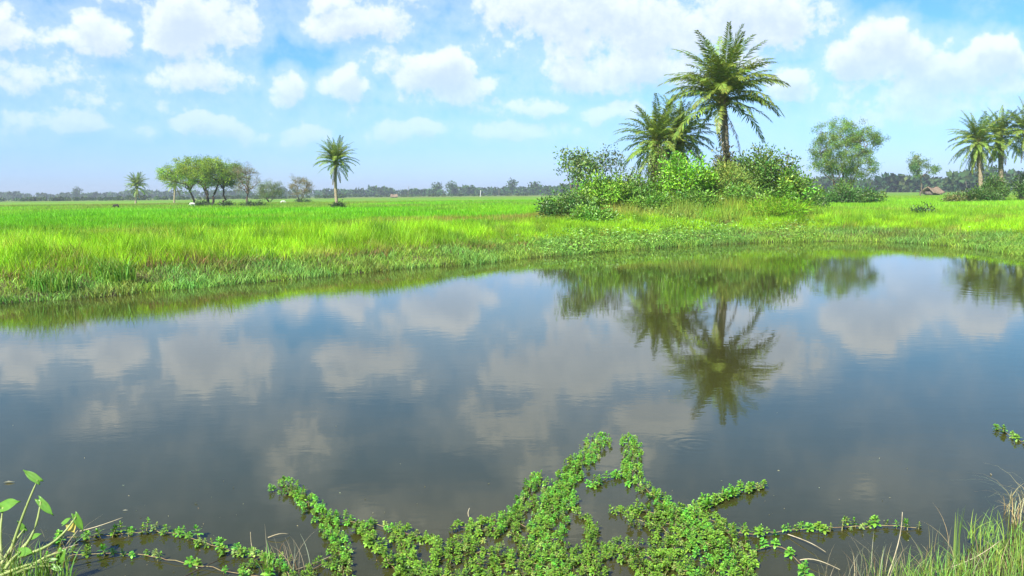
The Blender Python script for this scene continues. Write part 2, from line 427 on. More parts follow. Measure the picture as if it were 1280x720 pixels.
# low creeping grass along the far water's edge
rng = np.random.default_rng(11)
x, y = scatter(rng, 520, 13, 38, .68)
s = signed(x, y); k = (s > -.25) & (s < 2.2) & (rng.random(len(s)) < 1.15 - .3 * s); x, y, s = x[k], y[k], s[k]
z = np.maximum(ground(x, y, s), 0); hh = rng.uniform(.08, .24, len(x)) * (.7 + .6 * vnoise(x, y, .7, 9))
pt = fbm(x, y, 1.6, 2); c = lerp(np.tile(COOL, (len(x), 1)), np.tile([.26, .42, .06], (len(x), 1)), sstep(pt, .35, .6))
c = lerp(c, np.tile(OLV, (len(x), 1)), sstep(fbm(x, y, 1.1, 8), .58, .7) * .6)
em = np.exp(-((x - G(218, 365)[0]) / .5) ** 2 - ((y - G(218, 360)[1]) / .4) ** 2); c = lerp(c, np.tile([.10, .38, .07], (len(x), 1)), em * .7)
c = vary(c, len(x), rng, .28, .12)
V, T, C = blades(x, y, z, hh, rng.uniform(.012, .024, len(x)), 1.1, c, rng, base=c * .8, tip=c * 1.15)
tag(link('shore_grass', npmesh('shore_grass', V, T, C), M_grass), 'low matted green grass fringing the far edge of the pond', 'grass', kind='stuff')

# tall yellow green grass on the bank
rng = np.random.default_rng(12)
x, y = scatter(rng, 500, 15, 40, .68)
s = signed(x, y); th = np.interp(x, [-14, -8, -3, 3, 9, 16, 25], [5, 5.5, 5, 5, 1.4, 5, 6])
start = np.interp(x, [-12, -6, 0, 8, 14, 22], [1.35, 1.5, 1.6, 1.7, 1.9, 1.9]) + (vnoise(x, y, 1.3, 6) - .5) * .9
k = (s > start) & (s < start + th); x, y, s, start = x[k], y[k], s[k], start[k]
z = ground(x, y, s)
clump = vnoise(x, y, .9, 7); hh = rng.uniform(.32, .62, len(x)) * (.62 + .75 * clump) * np.interp(x, [-12, -5, 0, 4, 9, 14, 22], [1.1, 1.15, .85, .8, .55, .75, .75])
hh *= .7 + .3 * sstep(s - start, 0, 1.2)
n_ = len(x); pt = fbm(x, y, 2.2, 3)
c = lerp(np.tile(YG, (n_, 1)), np.tile(MID, (n_, 1)), sstep(pt, .5, .72))
c = lerp(c, np.tile([.34, .36, .07], (n_, 1)), sstep(fbm(x, y, 1.2, 14), .62, .78) * .8)
c = vary(c, n_, rng, .2, .12); c = c * (.62 + .62 * sstep(fbm(x, y, .55, 33), .25, .7))[:, None]; c = lerp(c, vary([.13, .27, .025], n_, rng, .2), sstep(vnoise(x, y, .8, 41), .68, .82) * .8)
bs = lerp(c * .9, vary(BRN, n_, rng, .3), sstep(fbm(x, y, 1.5, 21), .38, .58) * .92 * (1 - .6 * sstep(s - start, .5, 2)))
hh *= .68 + .42 * vnoise(x, y, .3, 43)
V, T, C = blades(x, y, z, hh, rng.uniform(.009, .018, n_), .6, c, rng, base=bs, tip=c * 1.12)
# dry reddish stalks at the foot
k = (s - start < 1.1) & (rng.random(n_) < .22 + .35 * (x < 1)); nn = k.sum()
c2 = vary([.30, .20, .11], nn, rng, .3, .15)
V2, T2, C2 = blades(x[k], y[k] - .1, z[k], hh[k] * .62, rng.uniform(.012, .02, nn), .9, c2, rng)
V, T, C = join([(V, T, C), (V2, T2, C2)])
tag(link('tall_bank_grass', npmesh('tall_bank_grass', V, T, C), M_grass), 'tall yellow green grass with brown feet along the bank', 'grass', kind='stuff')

# rough mixed grass behind the bank
rng = np.random.default_rng(13)
x, y = scatter(rng, 190, 20, 52, .67)
s = signed(x, y); st = np.interp(x, [-14, -8, -3, 3, 9, 16, 25], [6.3, 6.5, 6.5, 6.4, 3.2, 6.8, 7.6])
k = (s > st); x, y, s = x[k], y[k], s[k]; z = ground(x, y, s); n_ = len(x)
mdn = np.exp(-((x - 9) / 5.5) ** 2 - ((y - 43) / 7.5) ** 2)
hh = rng.uniform(.18, .42, n_) * (.7 + .5 * vnoise(x, y, 1.1, 5)) * (1 + .9 * mdn)
right = sstep(x, 12.5, 16.5)
pt = fbm(x, y, 4.0, 6)
c = lerp(np.tile([.19, .40, .018], (n_, 1)), np.tile([.27, .38, .04], (n_, 1)), sstep(pt, .45, .62))
hh = hh * np.where((x < 3) & (y < 38), .62, 1)
c = lerp(c, np.tile(VIV, (n_, 1)), sstep(y, 34, 42) * (x < 2))
br = sstep(y + 3 * (pt - .5), 37, 41) * (1 - sstep(y + 3 * (pt - .5), 46, 51)) * sstep(x, -10, -5) * (x < 5)
c = lerp(c, np.tile([.33, .25, .07], (n_, 1)), br * .75 * (vnoise(x, y, 1.2, 3) > .3))
c = lerp(c, np.tile([.23, .45, .02], (n_, 1)), right * sstep(fbm(x, y, 3, 9), .3, .55))
c = lerp(c, np.tile([.30, .35, .08], (n_, 1)), np.clip(mdn * 1.4, 0, 1) * sstep(fbm(x, y, 2.4, 19), .34, .56) * .65)
c = vary(c * (.7 + .5 * vnoise(x, y, .8, 44))[:, None], n_, rng, .26, .14)
V, T, C = blades(x, y, z, hh, rng.uniform(.014, .026, n_), .5, c, rng, base=lerp(c, np.tile(BRN, (n_, 1)), rng.random(n_) * .35), tip=c * 1.1)
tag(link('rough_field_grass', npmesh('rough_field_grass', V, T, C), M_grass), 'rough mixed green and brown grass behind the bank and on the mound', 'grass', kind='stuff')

# young rice of the open field
rng = np.random.default_rng(14)
x, y = scatter(rng, 34, 50, 90, .64); x2, y2 = scatter(rng, 11, 90, 170, .62)
x = np.concatenate([x, x2]); y = np.concatenate([y, y2]); z = ground(x, y, np.full(len(x), 50.)); n_ = len(x)
hh = rng.uniform(.22, .42, n_) * (.75 + .5 * vnoise(x, y, 3, 5))
pt = fbm(x, y * .35, 9, 2)
c = lerp(np.tile(VIV, (n_, 1)), np.tile([.20, .44, .012], (n_, 1)), sstep(pt, .4, .65))
c = lerp(c, np.tile([.25, .46, .03], (n_, 1)), sstep(x, 15, 25) * .75)
c = lerp(c, np.tile([.22, .24, .05], (n_, 1)), sstep(fbm(x, y * .5, 12, 31), .5, .68) * .6 + sstep(y, 110, 150) * (x < -20) * .7)
for yb, kx, wd_ in ((58, .06, .5), (71, -.08, .6), (88, .05, .9), (112, -.04, 1.3)):
    bd = np.exp(-((y - yb - kx * x - 1.5 * vnoise(x, y * 0, 9, 61)) / wd_) ** 2); c = lerp(c, np.tile([.15, .19, .05], (n_, 1)), bd * .75); hh *= 1 - .35 * bd
c = vary(np.clip(c * (.74 + .5 * fbm(x, y * .6, 5, 51))[:, None], 0, 1), n_, rng, .2, .1)
V, T, C = blades(x, y, z, hh, rng.uniform(.04, .09, n_), .5, c, rng, simple=True, tip=c * 1.1)
tag(link('rice_field', npmesh('rice_field', V, T, C), M_grass), 'vivid green young rice covering the open field', 'rice crop', kind='stuff')

# leafy weeds trailing down the middle of the far bank
rng = np.random.default_rng(15)
def weeds_at(pxs, pys, z0, nleaf, size, base, spread=.5):
    out = []
    for (a, b) in zip(pxs, pys):
        c0 = G(a, b, z0); m_ = nleaf; x = c0[0] + rng.normal(0, spread, m_); y = c0[1] + rng.normal(0, spread, m_)
        s = signed(x, y); k = s > -.25; x, y, s = x[k], y[k], s[k]
        if not len(x): continue
        z = np.maximum(ground(x, y, s), 0) + rng.uniform(.02, .36, len(x))
        D = rng.normal(size=(len(x), 3)); D[:, 2] = np.abs(D[:, 2]) * .5
        out.append(leaves(np.stack([x, y, z], 1), D, rng.uniform(.6, 1.3, len(x)) * size, rng.uniform(.5, .8, len(x)) * size * .7, rng, .2, vary(base, len(x), rng, .3)))
    return out
pr_ = []
for _ in range(150):
    a = rng.uniform(690, 1015); b = np.interp(a, [690, 760, 850, 1015], [309, 300, 297, 294]) + rng.normal(0, 6)
    pr_ += weeds_at([a], [b], .35, 70, .10, [.18, .36, .05], .45)
for _ in range(40):
    a = rng.uniform(780, 1000); b = rng.uniform(262, 290)
    pr_ += weeds_at([a], [b], .8, 45, .10, [.17, .32, .04], .4)
for _ in range(60):
    a = rng.uniform(1015, 1290); b = np.interp(a, [1015, 1280], [296, 308]) + rng.normal(0, 3)
    pr_ += weeds_at([a], [b], .2, 40, .07, [.14, .30, .04], .6)
V, T, C = join(pr_)
tag(link('bank_weeds', npmesh('bank_weeds', V, T, C), M_leaf), 'leafy dark green weeds trailing down the bank below the palms', 'weeds', kind='stuff')

# ------------------------------------------------------------------ palms
def frond_mesh(e0, droop, L, seed, dry=False):
    """arching feather frond along +X: rachis plus two rows of narrow leaflets"""
    rng = np.random.default_rng(seed); n = 14
    t = np.linspace(0, 1, n); el = R(e0) - R(droop) * t ** 1.3
    step = L / (n - 1); dx = np.cos(el) * step; dz = np.sin(el) * step
    side = rng.normal(0, .04) * L * t ** 2
    pts = np.stack([np.concatenate([[0], np.cumsum(dx[:-1])]), side, np.concatenate([[0], np.cumsum(dz[:-1])])], 1)
    rad = np.interp(t, [0, .15, 1], [.035, .018, .004]) * L / 3.2
    V, T = tubes([(pts, rad)], 4)
    rc = np.array([.20, .24, .06]) if not dry else np.array([.22, .17, .10])
    parts = [(V, T, vary(rc, len(V), rng, .1))]
    m_ = 46; tt = np.linspace(.14, .995, m_)
    P0 = np.stack([np.interp(tt, t, pts[:, k]) for k in range(3)], 1)
    tan = unit(np.stack([np.interp(tt, t, np.gradient(pts[:, k])) for k in range(3)], 1))
    nrm = unit(np.cross(tan, np.tile([0, 1., 0], (m_, 1)))) * -1
    for sgn in (-1, 1):
        sv = np.tile([0, sgn * 1., 0], (m_, 1))
        fw = np.interp(tt, [0, .5, 1], [.55, .75, 1.5])[:, None]; lift = rng.uniform(-.35, .55, (m_, 1))
        D = unit(sv + tan * fw + nrm * lift + rng.normal(0, .1, (m_, 3)) + np.array([0, 0, -.12]))
        Ll = np.interp(tt, [0, .14, .3, .7, 1], [.24, .30, .48, .42, .18]) * L / 3.2 * rng.uniform(.85, 1.12, m_)
        lc = np.array([.20, .28, .045]) if not dry else np.array([.20, .16, .09])
        S_ = unit(np.cross(D, nrm)); Wd = .058 * L / 3.2
        mid = P0 + D * (Ll * .4)[:, None]; tip = P0 + D * Ll[:, None] + np.array([0, 0, -.12]) * Ll[:, None]
        Vl = np.stack([P0, mid + S_ * Wd / 2, tip, mid - S_ * Wd / 2], 1).reshape(-1, 3)
        b = np.arange(m_)[:, None] * 4
        parts.append((Vl, np.concatenate([b + [0, 1, 2], b + [0, 2, 3]]), np.repeat(vary(lc, m_, rng, .22, .12), 4, 0)))
    V, T, C = join(parts)
    me = npmesh('frond', V, T, C); me.materials.append(M_frond); return me
FR = {}
def get_frond(cls, var):
    if (cls, var) not in FR:
        e0, dr = [(80, 38), (66, 54), (52, 64), (38, 70), (22, 70), (-4, 58), (-28, 46), (-55, 28)][cls]
        FR[(cls, var)] = frond_mesh(e0, dr + (var - 1) * 9, 3.2, cls * 10 + var, dry=False)
    return FR[(cls, var)]
DRY = [frond_mesh(-55, 30, 3.2, 77, True), frond_mesh(-70, 15, 3.2, 78, True)]

def palm(base, top, r0, scale, seed, label, counts, lean=None, group=None, dry=3, stubs=True, skip=None):
    """wild date palm: bumpy trunk, boss of leaf bases and a ball of fronds"""
    rnd = random.Random(seed); rng = np.random.default_rng(seed)
    root = empty('date_palm', base, label, 'palm tree', group)
    h = top - np.array(base); n = 26; t = np.linspace(0, 1, n)
    bow = np.array(lean if lean else (0, 0, 0))
    pts = h[None] * t[:, None] + bow[None] * (np.sin(t * math.pi))[:, None]; pts[0, 2] -= .15
    rad = r0 * np.interp(t, [0, .06, .5, .93, 1], [1.35, 1.05, .92, .95, .7]) * (1 + .05 * rng.normal(size=n))
    V, T = tubes([(pts, rad)], 10)
    parts = [(V, T, None)]
    if stubs:               # old leaf bases in a spiral
        m_ = int(np.linalg.norm(h) / (r0 * .42) * 5); ts = np.linspace(.03, 1.0, m_); ang = np.arange(m_) * 2.39996
        c0 = np.stack([np.interp(ts, t, pts[:, k]) for k in range(3)], 1); rr = np.interp(ts, t, rad)
        o = np.stack([np.cos(ang), np.sin(ang), np.zeros(m_)], 1); sd = np.stack([-np.sin(ang), np.cos(ang), np.zeros(m_)], 1)
        lg = np.interp(ts, [0, .8, 1], [.16, .22, .5])[:, None] * r0 * 2; wdt = r0 * .34
        p0 = c0 + o * (rr * .86)[:, None]; tp = c0 + o * (rr[:, None] + lg * .55) + [0, 0, 1] * lg
        Vs = np.stack([p0 - sd * wdt, p0 + sd * wdt, tp, p0 + [0, 0, 1] * lg * .7 + o * 0], 1).reshape(-1, 3)
        b = np.arange(m_)[:, None] * 4
        parts.append((Vs, np.concatenate([b + [0, 1, 2], b + [0, 2, 3], b + [1, 3, 2]]), None))
    V, T, _ = join(parts)
    link('trunk', npmesh('trunk', V, T), M_palm, root)
    # fresh green and yellow leaf bases at the crown's heart
    m_ = 46; ang = np.arange(m_) * 2.39996; tt = np.linspace(0, 1, m_)
    o = np.stack([np.cos(ang), np.sin(ang), np.zeros(m_)], 1)
    D = unit(o * (1.3 - tt[:, None]) + [0, 0, 1] * (.5 + tt[:, None]))
    p0 = h + o * r0 * .5 + [0, 0, 1] * (tt[:, None] - .9) * r0 * 3.2
    V, T, C = leaves(p0, D, .5 * scale, .16 * scale, rng, .1, vary([.30, .30, .07], m_, rng, .25))
    link('crown_heart', npmesh('crown_heart', V, T, C), M_frond, root)
    for cls, cnt in enumerate(counts):
        off = rnd.uniform(0, 360)
        for k in range(cnt):
            a = off + k * 360 / max(cnt, 1) + rnd.uniform(-14, 14)
            if skip and skip(cls, a % 360): continue
            f = link('frond', get_frond(cls, rnd.randrange(3)), None, root)
            f.location = Vector(h) + Vector((0, 0, (.35 - cls * .11) * scale))
            s_ = scale * rnd.uniform(.80, 1.12) * (1.0 if cls < 6 else .9)
            f.rotation_euler = (R(rnd.uniform(-17, 17)), R(rnd.uniform(-9, 9)), R(a)); f.scale = (s_, s_, s_)
    for k in range(dry):
        f = link('frond', DRY[k % 2], None, root); f['label'] = 'dry hanging grey brown frond'
        f.location = Vector(h) + Vector((0, 0, -.45 * scale)); s_ = scale * rnd.uniform(.7, .95)
        f.rotation_euler = (R(rnd.uniform(-10, 10)), 0, R(rnd.uniform(0, 360))); f.scale = (s_, s_, s_)
    return root

def stand(px, dist, dz=0.0):
    q = P(px, 300, dist); return np.array([q[0], q[1], gz(q[0], q[1]) + dz])
# the big palm on the mound
b = stand(906, 49); t_ = P(903, 124, 49)
palm(tuple(b), t_, .18, 1.10, 5, 'tallest date palm, on the grassy mound above the middle of the bank',
     [11, 19, 22, 20, 16, 8, 3, 0], lean=(.12, 0, 0), dry=2, skip=lambda c, a: (c >= 6 and (a < 30 or a > 300)) or (c >= 6 and 225 < a < 300))
# shorter palms left of it
b = stand(813, 51.5); palm(tuple(b), P(821, 180, 51.5), .20, .78, 21, 'shorter bushy date palm with drooping fronds just left of the tallest palm', [10, 12, 13, 13, 14, 13, 10, 5], dry=5)
b = stand(832, 52.5); palm(tuple(b), P(850, 172, 52.5), .18, .76, 22, 'date palm squeezed between the tallest palm and its shorter left neighbour', [7, 9, 11, 11, 12, 11, 8, 4], dry=4)
# palms out in the field, left
b = stand(423, 89); palm(tuple(b), P(420, 203, 89), .155, .74, 31, 'lone date palm with a pale slim trunk, middle of the green field', [14, 17, 17, 15, 12, 6, 2, 0], lean=(-.12, 0, 0), dry=2)
b = stand(172, 205); palm(tuple(b), P(171, 233, 205), .20, 1.0, 32, 'small far date palm, leftmost palm of the photo', [11, 13, 14, 13, 11, 7, 3, 0], dry=2, stubs=False)
b = stand(220, 190); palm(tuple(b), P(219, 229, 190), .19, .92, 33, 'far date palm at the left edge of the spreading trees', [11, 13, 14, 13, 11, 7, 3, 0], dry=2, stubs=False)
# palms at the right edge
b = stand(1226, 93); palm(tuple(b), P(1222, 178, 93), .25, 1.0, 41, 'left palm of the cluster at the right edge, fronds hanging down its trunk', [8, 11, 12, 12, 12, 11, 8, 7], dry=7)
b = stand(1250, 96); palm(tuple(b), P(1250, 172, 96), .26, 1.0, 42, 'middle palm of the cluster at the right edge, dark bare trunk above a bush', [8, 11, 12, 12, 12, 9, 7, 2], dry=5)
b = stand(1282, 94); palm(tuple(b), P(1284, 166, 94), .25, 1.05, 43, 'palm cut off by the right edge of the photo', [8, 11, 12, 12, 12, 9, 7, 2], dry=5)

# ------------------------------------------------------------------ trees
def limb(a, b, d0, rng, n=7, wig=.05):
    """curved limb leaving a in direction d0 and ending at b"""
    a = np.asarray(a, float); b = np.asarray(b, float); L = np.linalg.norm(b - a); t = np.linspace(0, 1, n)[:, None]
    c = a + unit(d0) * L * .45; p = a * (1 - t) ** 2 + 2 * c * t * (1 - t) + b * t ** 2
    return p + rng.normal(0, wig, p.shape) * L * .5 * np.sin(t * math.pi)
def tree(name, base, H, W, seed, label, cat='tree', stems=1, clumps=70, crown_base=.35, round_=1.0, clump=.5, nleaf=9000, lsize=.12, col=(.10, .17, .03),
         bark=None, trunk_r=.14, fork=.3, lean=0.0, group=None, mate=None, lw=.5, gaps=.0, shell=.55, mitre=1.0):
    """trunk, main limbs, branches and twigs reaching clumps that fill an uneven crown; leaves crowd round the twigs"""
    rng = np.random.default_rng(seed); root = empty(name, tuple(base), label, cat, group)
    cz0, cz1 = H * crown_base, H; cc = np.array([lean * H, 0, (cz0 + cz1) / 2]); rad = np.array([W / 2 - clump * .5, (W / 2 - clump * .5) * .92, (cz1 - cz0) / 2 - clump * .3])
    u = unit(rng.normal(size=(clumps, 3))) * (rng.uniform(shell, 1, (clumps, 1)) ** .6)
    u[:, 2] = np.where(u[:, 2] < 0, u[:, 2] * mitre, u[:, 2])
    lump = .80 + .34 * vnoise(u[:, 0] * 2 + 9, u[:, 1] * 2 + u[:, 2] * 3 + 9, .9, seed % 50)
    CP = cc + u * rad * lump[:, None]
    out = []; nl = 4 + int(clumps > 50) * 2 + stems
    # main limbs end at spread-out clump points
    ids = [int(rng.integers(clumps))]
    while len(ids) < nl: ids.append(int(np.argmax(np.min(np.linalg.norm(CP[:, None] - CP[ids][None], axis=2), 1))))
    forks = []
    for k in range(stems):
        a = k * 6.28 / stems + rng.uniform(-.5, .5); o = np.array([math.cos(a), math.sin(a) * .8, 0]) * (.10 * W if stems > 1 else 0) * rng.uniform(.5, 1.1)
        f = o + np.array([math.cos(a) * .05 * W * (stems > 1) + lean * H * .5, math.sin(a) * .04 * W * (stems > 1), H * fork * rng.uniform(.85, 1.15)])
        p = limb(o * .35 + [0, 0, -.12], f, [rng.normal(0, .15), rng.normal(0, .15), 1], rng, 7, .09); out.append((p, np.linspace(trunk_r * 1.25, trunk_r * .8, 7))); forks.append(f)
    ends = []
    for i in ids:
        e = CP[i]; k = int(np.argmin([np.linalg.norm((f - e)[:2]) + rng.uniform(0, .1 * W) for f in forks])); f = forks[k]
        e2 = f + (e - f) * .72; p = limb(f, e2, [0, 0, 1.] + (e2 - f) * .25, rng, 8, .10); out.append((p, np.linspace(trunk_r * .72, trunk_r * .26, 8))); ends.append(p)
    nodes = np.concatenate([p[2:] for p in ends]); tips = []
    for c in CP:
        dd = np.linalg.norm(nodes - c, axis=1) + .8 * np.maximum(0, nodes[:, 2] - c[2]); st = nodes[int(np.argmin(dd))]
        p = limb(st, c, [0, 0, .8] + (c - st), rng, 6, .12); out.append((p, np.linspace(trunk_r * .22, trunk_r * .07, 6)))
        for _ in range(4):
            q = c + rng.normal(0, clump * .55, 3); tips.append(q); s0 = p[rng.integers(3, 6)]
            out.append((limb(s0, q, q - s0 + [0, 0, .1], rng, 4, .15), np.linspace(trunk_r * .07, trunk_r * .03, 4)))
    V, T = tubes(out, 6); link('trunk', npmesh('trunk', V, T, smooth=True), bark or M_bark, root)
    tips = np.array(tips); use = tips[rng.random(len(tips)) > gaps]
    idx = rng.integers(0, len(use), nleaf); jit = rng.normal(0, clump * .42, (nleaf, 3)); jit[:, 2] *= .75
    Q_ = use[idx] + jit; D = unit(unit(jit) * .6 + rng.normal(size=(nleaf, 3)) * .7 + np.array([0, 0, .1]))
    cl = vary(col, len(use), rng, .22, .10)[idx]
    V, T, C = leaves(Q_, D, rng.uniform(.6, 1.3, nleaf) * lsize, rng.uniform(.7, 1.2, nleaf) * lsize * lw, rng, .15, vary(cl, nleaf, rng, .22, .1))
    cr = link('crown', npmesh('crown', V, T, C), mate or M_feather, root); cr['kind'] = 'stuff'
    return root
G_ac = 'spreading thorn trees in the left field'
ACC = (.23, .34, .03)
b = stand(264, 124); tree('thorn_tree', b, 7.2, 9.6, 51, 'broadest spreading feathery tree of the group in the left field', stems=3, clumps=90, crown_base=.30, mitre=.85, clump=.6, nleaf=19000, lsize=.16, col=ACC, bark=M_dark_bark, trunk_r=.15, fork=.34)
b = stand(245, 127); tree('thorn_tree', b, 6.9, 8.4, 52, 'feathery tree with leaning dark trunk between the far palm and the broadest tree', clumps=64, crown_base=.30, mitre=.85, clump=.55, nleaf=11500, lsize=.16, col=ACC, bark=M_dark_bark, trunk_r=.14, lean=-.16, fork=.36)
b = stand(281, 123); tree('thorn_tree', b, 6.3, 6.8, 53, 'feathery tree with upright dark trunk at the right side of the green group', clumps=64, crown_base=.34, mitre=.85, clump=.55, nleaf=11500, lsize=.16, col=(.17, .25, .03), bark=M_dark_bark, trunk_r=.14, lean=.04, fork=.4)
b = stand(312, 121); tree('sparse_tree', b, 5.8, 4.4, 54, 'thin greyish tree with bare twigs right of the green spreading group', clumps=70, crown_base=.3, clump=.4, nleaf=4200, lsize=.12, col=(.22, .22, .13), bark=M_bark, trunk_r=.15, fork=.3, gaps=.2)
b = stand(339, 190); tree('bushy_tree', b, 4.4, 6.4, 55, 'low bushy grey green tree far behind, right of the thin greyish tree', stems=3, clumps=50, crown_base=.12, clump=.7, nleaf=6000, lsize=.22, col=(.14, .19, .07), trunk_r=.12, fork=.2)
b = stand(377, 172); tree('sparse_tree', b, 5.0, 5.2, 56, 'small round pinkish grey tree left of the lone slim palm', stems=2, clumps=60, crown_base=.25, clump=.5, nleaf=4600, lsize=.17, col=(.22, .20, .11), trunk_r=.13, fork=.25, gaps=.1)
b = stand(1052, 95); tree('feathery_tree', b, 9.2, 8.2, 57, 'round airy feathery tree standing alone right of the mound', stems=4, clumps=150, crown_base=.22, clump=.5, nleaf=34000, lsize=.14, col=(.17, .27, .06), trunk_r=.09, fork=.2, gaps=.12, shell=.3)
b = stand(1148, 190); tree('open_tree', b, 9.6, 8.0, 58, 'small open tree with flat leaf clumps behind the thatched hut', clumps=16, crown_base=.45, clump=.8, nleaf=4200, lsize=.30, col=(.17, .25, .08), trunk_r=.15, fork=.42, shell=.2)

# ------------------------------------------------------------------ shrubs
SH_L = 1.5
def shrub(name, base, H, W, seed, label, nst=26, leaf=.13, lw=.5, col=(.08, .17, .03), per=60, depthy=None, cat='shrub', mate=None, droop=.25, bushy=.28, bark=None, upright=.7, group=None):
    """many arching stems from one foot, leaves along their upper two thirds"""
    if cat == 'shrub': per = int(per * SH_L); col = (col[0] * 1.6, col[1] * 1.45, col[2] * 1.1)
    rng = np.random.default_rng(seed); root = empty(name, tuple(base), label, cat, group)
    paths, PL, DL, CC = [], [], [], []
    Dp = depthy or W
    for k in range(nst):
        a = rng.uniform(0, 6.28); rr = math.sqrt(rng.random()); hx = math.cos(a) * rr * W / 2; hy = math.sin(a) * rr * Dp / 2
        hz = H * (1 - .62 * rr ** 2.2) * rng.uniform(.72, 1.04)
        t = np.linspace(0, 1, 7)[:, None]; f = np.array([hx * .35, hy * .35, -.05]); e = np.array([hx, hy, hz])
        mid_ = np.array([hx * .75, hy * .75, hz * upright])
        pts = f * (1 - t) ** 2 + 2 * mid_ * t * (1 - t) + e * t ** 2
        pts += rng.normal(0, .03, pts.shape) * H * .5
        paths.append((pts, np.linspace(.018, .004, 7) * (H / 2)))
        u = rng.uniform(.25, 1.04, per); base_p = np.stack([np.interp(u, t[:, 0], pts[:, j]) for j in range(3)], 1)
        q = base_p + rng.normal(0, bushy * .5, (per, 3)) * np.array([1, 1, .8])
        PL.append(q); DL.append(unit((q - base_p) + unit(e) * .08 + rng.normal(0, .12, (per, 3)) + np.array([0, 0, .03])))
        CC.append(np.repeat(vary(col, 1, rng, .22, .1), per, 0))
    V, T = tubes(paths, 4); link('stems', npmesh('stems', V, T), bark or M_bark, root)
    Pl = np.concatenate(PL); Pl[:, 2] = np.maximum(Pl[:, 2], .03); n_ = len(Pl)
    V, T, C = leaves(Pl, np.concatenate(DL), rng.uniform(.6, 1.25, n_) * leaf, rng.uniform(.75, 1.2, n_) * leaf * lw, rng, droop, vary(np.concatenate(CC), n_, rng, .25, .1))
    cr = link('foliage', npmesh('foliage', V, T, C), mate or M_leaf, root); cr['kind'] = 'stuff'
    return root
DK = (.055, .115, .028); BR = (.11, .27, .022); PG = (.13, .22, .06)
shrub('shrub', stand(712, 40), 1.35, 3.0, 61, 'dark glossy low shrub at the left foot of the mound', 34, .12, .6, (.055, .13, .035), 70)
shrub('shrub', stand(750, 42), 1.85, 3.4, 62, 'bright green leafy shrub behind the dark low one left of the mound', 36, .15, .5, (.12, .26, .03), 62)
tree('shrub', stand(722, 43.5), 3.0, 2.6, 63, 'pale leaved shrub with open branches, leftmost above the mound', cat='shrub', stems=3, clumps=26, crown_base=.42, clump=.34, nleaf=1900, lsize=.15, lw=.55, col=(.17, .28, .08), trunk_r=.045, fork=.3, mate=M_leaf, shell=.2)
shrub('shrub', stand(770, 42.5), 1.9, 2.2, 64, 'mid green shrub half sunk in the brown grass left of the palms', 22, .13, .5, (.09, .2, .03), 50)
tree('sapling', stand(768, 46), 3.2, 1.9, 65, 'thin twiggy sapling with sparse leaves against the sky left of the palms', stems=2, clumps=16, crown_base=.45, clump=.3, nleaf=520, lsize=.15, col=(.09, .13, .05), trunk_r=.035, lean=-.06, mate=M_leaf, shell=.2)
shrub('shrub', stand(852, 43.5), 2.5, 3.7, 66, 'bright leafed bush in front of the shorter palms', 44, .16, .5, BR, 66, bushy=.34)
shrub('shrub', stand(822, 47), 3.0, 2.8, 67, 'olive green bush around the trunks of the shorter palms', 30, .14, .5, (.085, .15, .028), 60)
for k, (px, d, h_, w_, c_, lb) in enumerate([(796, 43, 1.5, 2.4, (.08, .17, .03), 'mid green tangle filling the gap left of the bright bush'), (812, 41, .9, 2.2, (.09, .20, .03), 'low leafy weeds in front of the left edge of the bright bush'),
        (868, 41.5, .9, 2.6, (.08, .18, .03), 'low leafy weeds spilling down below the bright bush'), (925, 42.5, 1.0, 2.6, (.09, .19, .035), 'low leafy weeds below the soft feathery bush'),
        (782, 45, 1.9, 2.2, (.07, .14, .03), 'dark green shrub behind the gap between the left shrubs and the palms'), (740, 37.5, .7, 2.4, (.10, .22, .035), 'low bright weeds under the left shrubs of the mound')]):
    shrub('shrub', stand(px, d), h_, w_, 140 + k, lb, 30, .14, .5, c_, 46, bushy=.34)
shrub('feathery_bush', stand(905, 44), 1.9, 2.5, 68, 'soft grey green feathery bush right below the tallest palm', 80, .24, .11, (.20, .30, .09), 60, mate=M_feather)
shrub('shrub', stand(948, 47.5), 3.1, 4.8, 69, 'dark dense bush on the crest right of the tallest palm', 80, .17, .5, (.075, .15, .03), 84, bushy=.36)
shrub('shrub', stand(905, 48), 2.9, 1.9, 70, 'dark reddish bush hugging the foot of the tallest palm', 26, .15, .6, (.075, .085, .045), 60)
shrub('shrub', stand(988, 46), 2.1, 3.0, 71, 'mid green shrub sloping down at the right end of the crest', 44, .15, .5, (.09, .20, .03), 70)
shrub('shrub', stand(1005, 50), 1.4, 2.6, 72, 'low dark shrub furthest right on the mound, beside the leaning pole', 26, .13, .5, DK, 50)
shrub('grass_clump', stand(972, 40), .75, 3.0, 73, 'bright lime green clump of tall grass low on the right slope of the mound', 90, .26, .07, (.22, .44, .02), 20, mate=M_grass, cat='grass clump')
shrub('shrub', stand(1045, 92), 2.4, 4.2, 74, 'leafy bush at the foot of the round airy tree', 34, .24, .5, (.07, .16, .03), 50, bushy=.5)
shrub('shrub', stand(1070, 86), 1.6, 6.0, 75, 'low dark creeper spreading right of the round airy tree', 44, .24, .5, (.045, .105, .025), 50, bushy=.5, depthy=3)
shrub('shrub', stand(1022, 88), 1.3, 4.0, 76, 'low dark shrub left of the foot of the round airy tree', 26, .22, .5, (.055, .12, .025), 46, bushy=.5)
shrub('shrub', stand(1240, 91), 2.9, 2.9, 77, 'tall dark bush between the trunks of the right palms', 36, .22, .5, DK, 60, bushy=.5)
shrub('shrub', stand(1222, 88), 1.5, 4.6, 78, 'low dark bush in front of the left trunk of the right palms', 34, .22, .5, DK, 50, bushy=.5, depthy=2.5)
shrub('shrub', stand(1195, 88), .9, 3.4, 79, 'very low straggling brown green plants left of the right palms', 20, .2, .5, (.10, .12, .05), 36, bushy=.4)
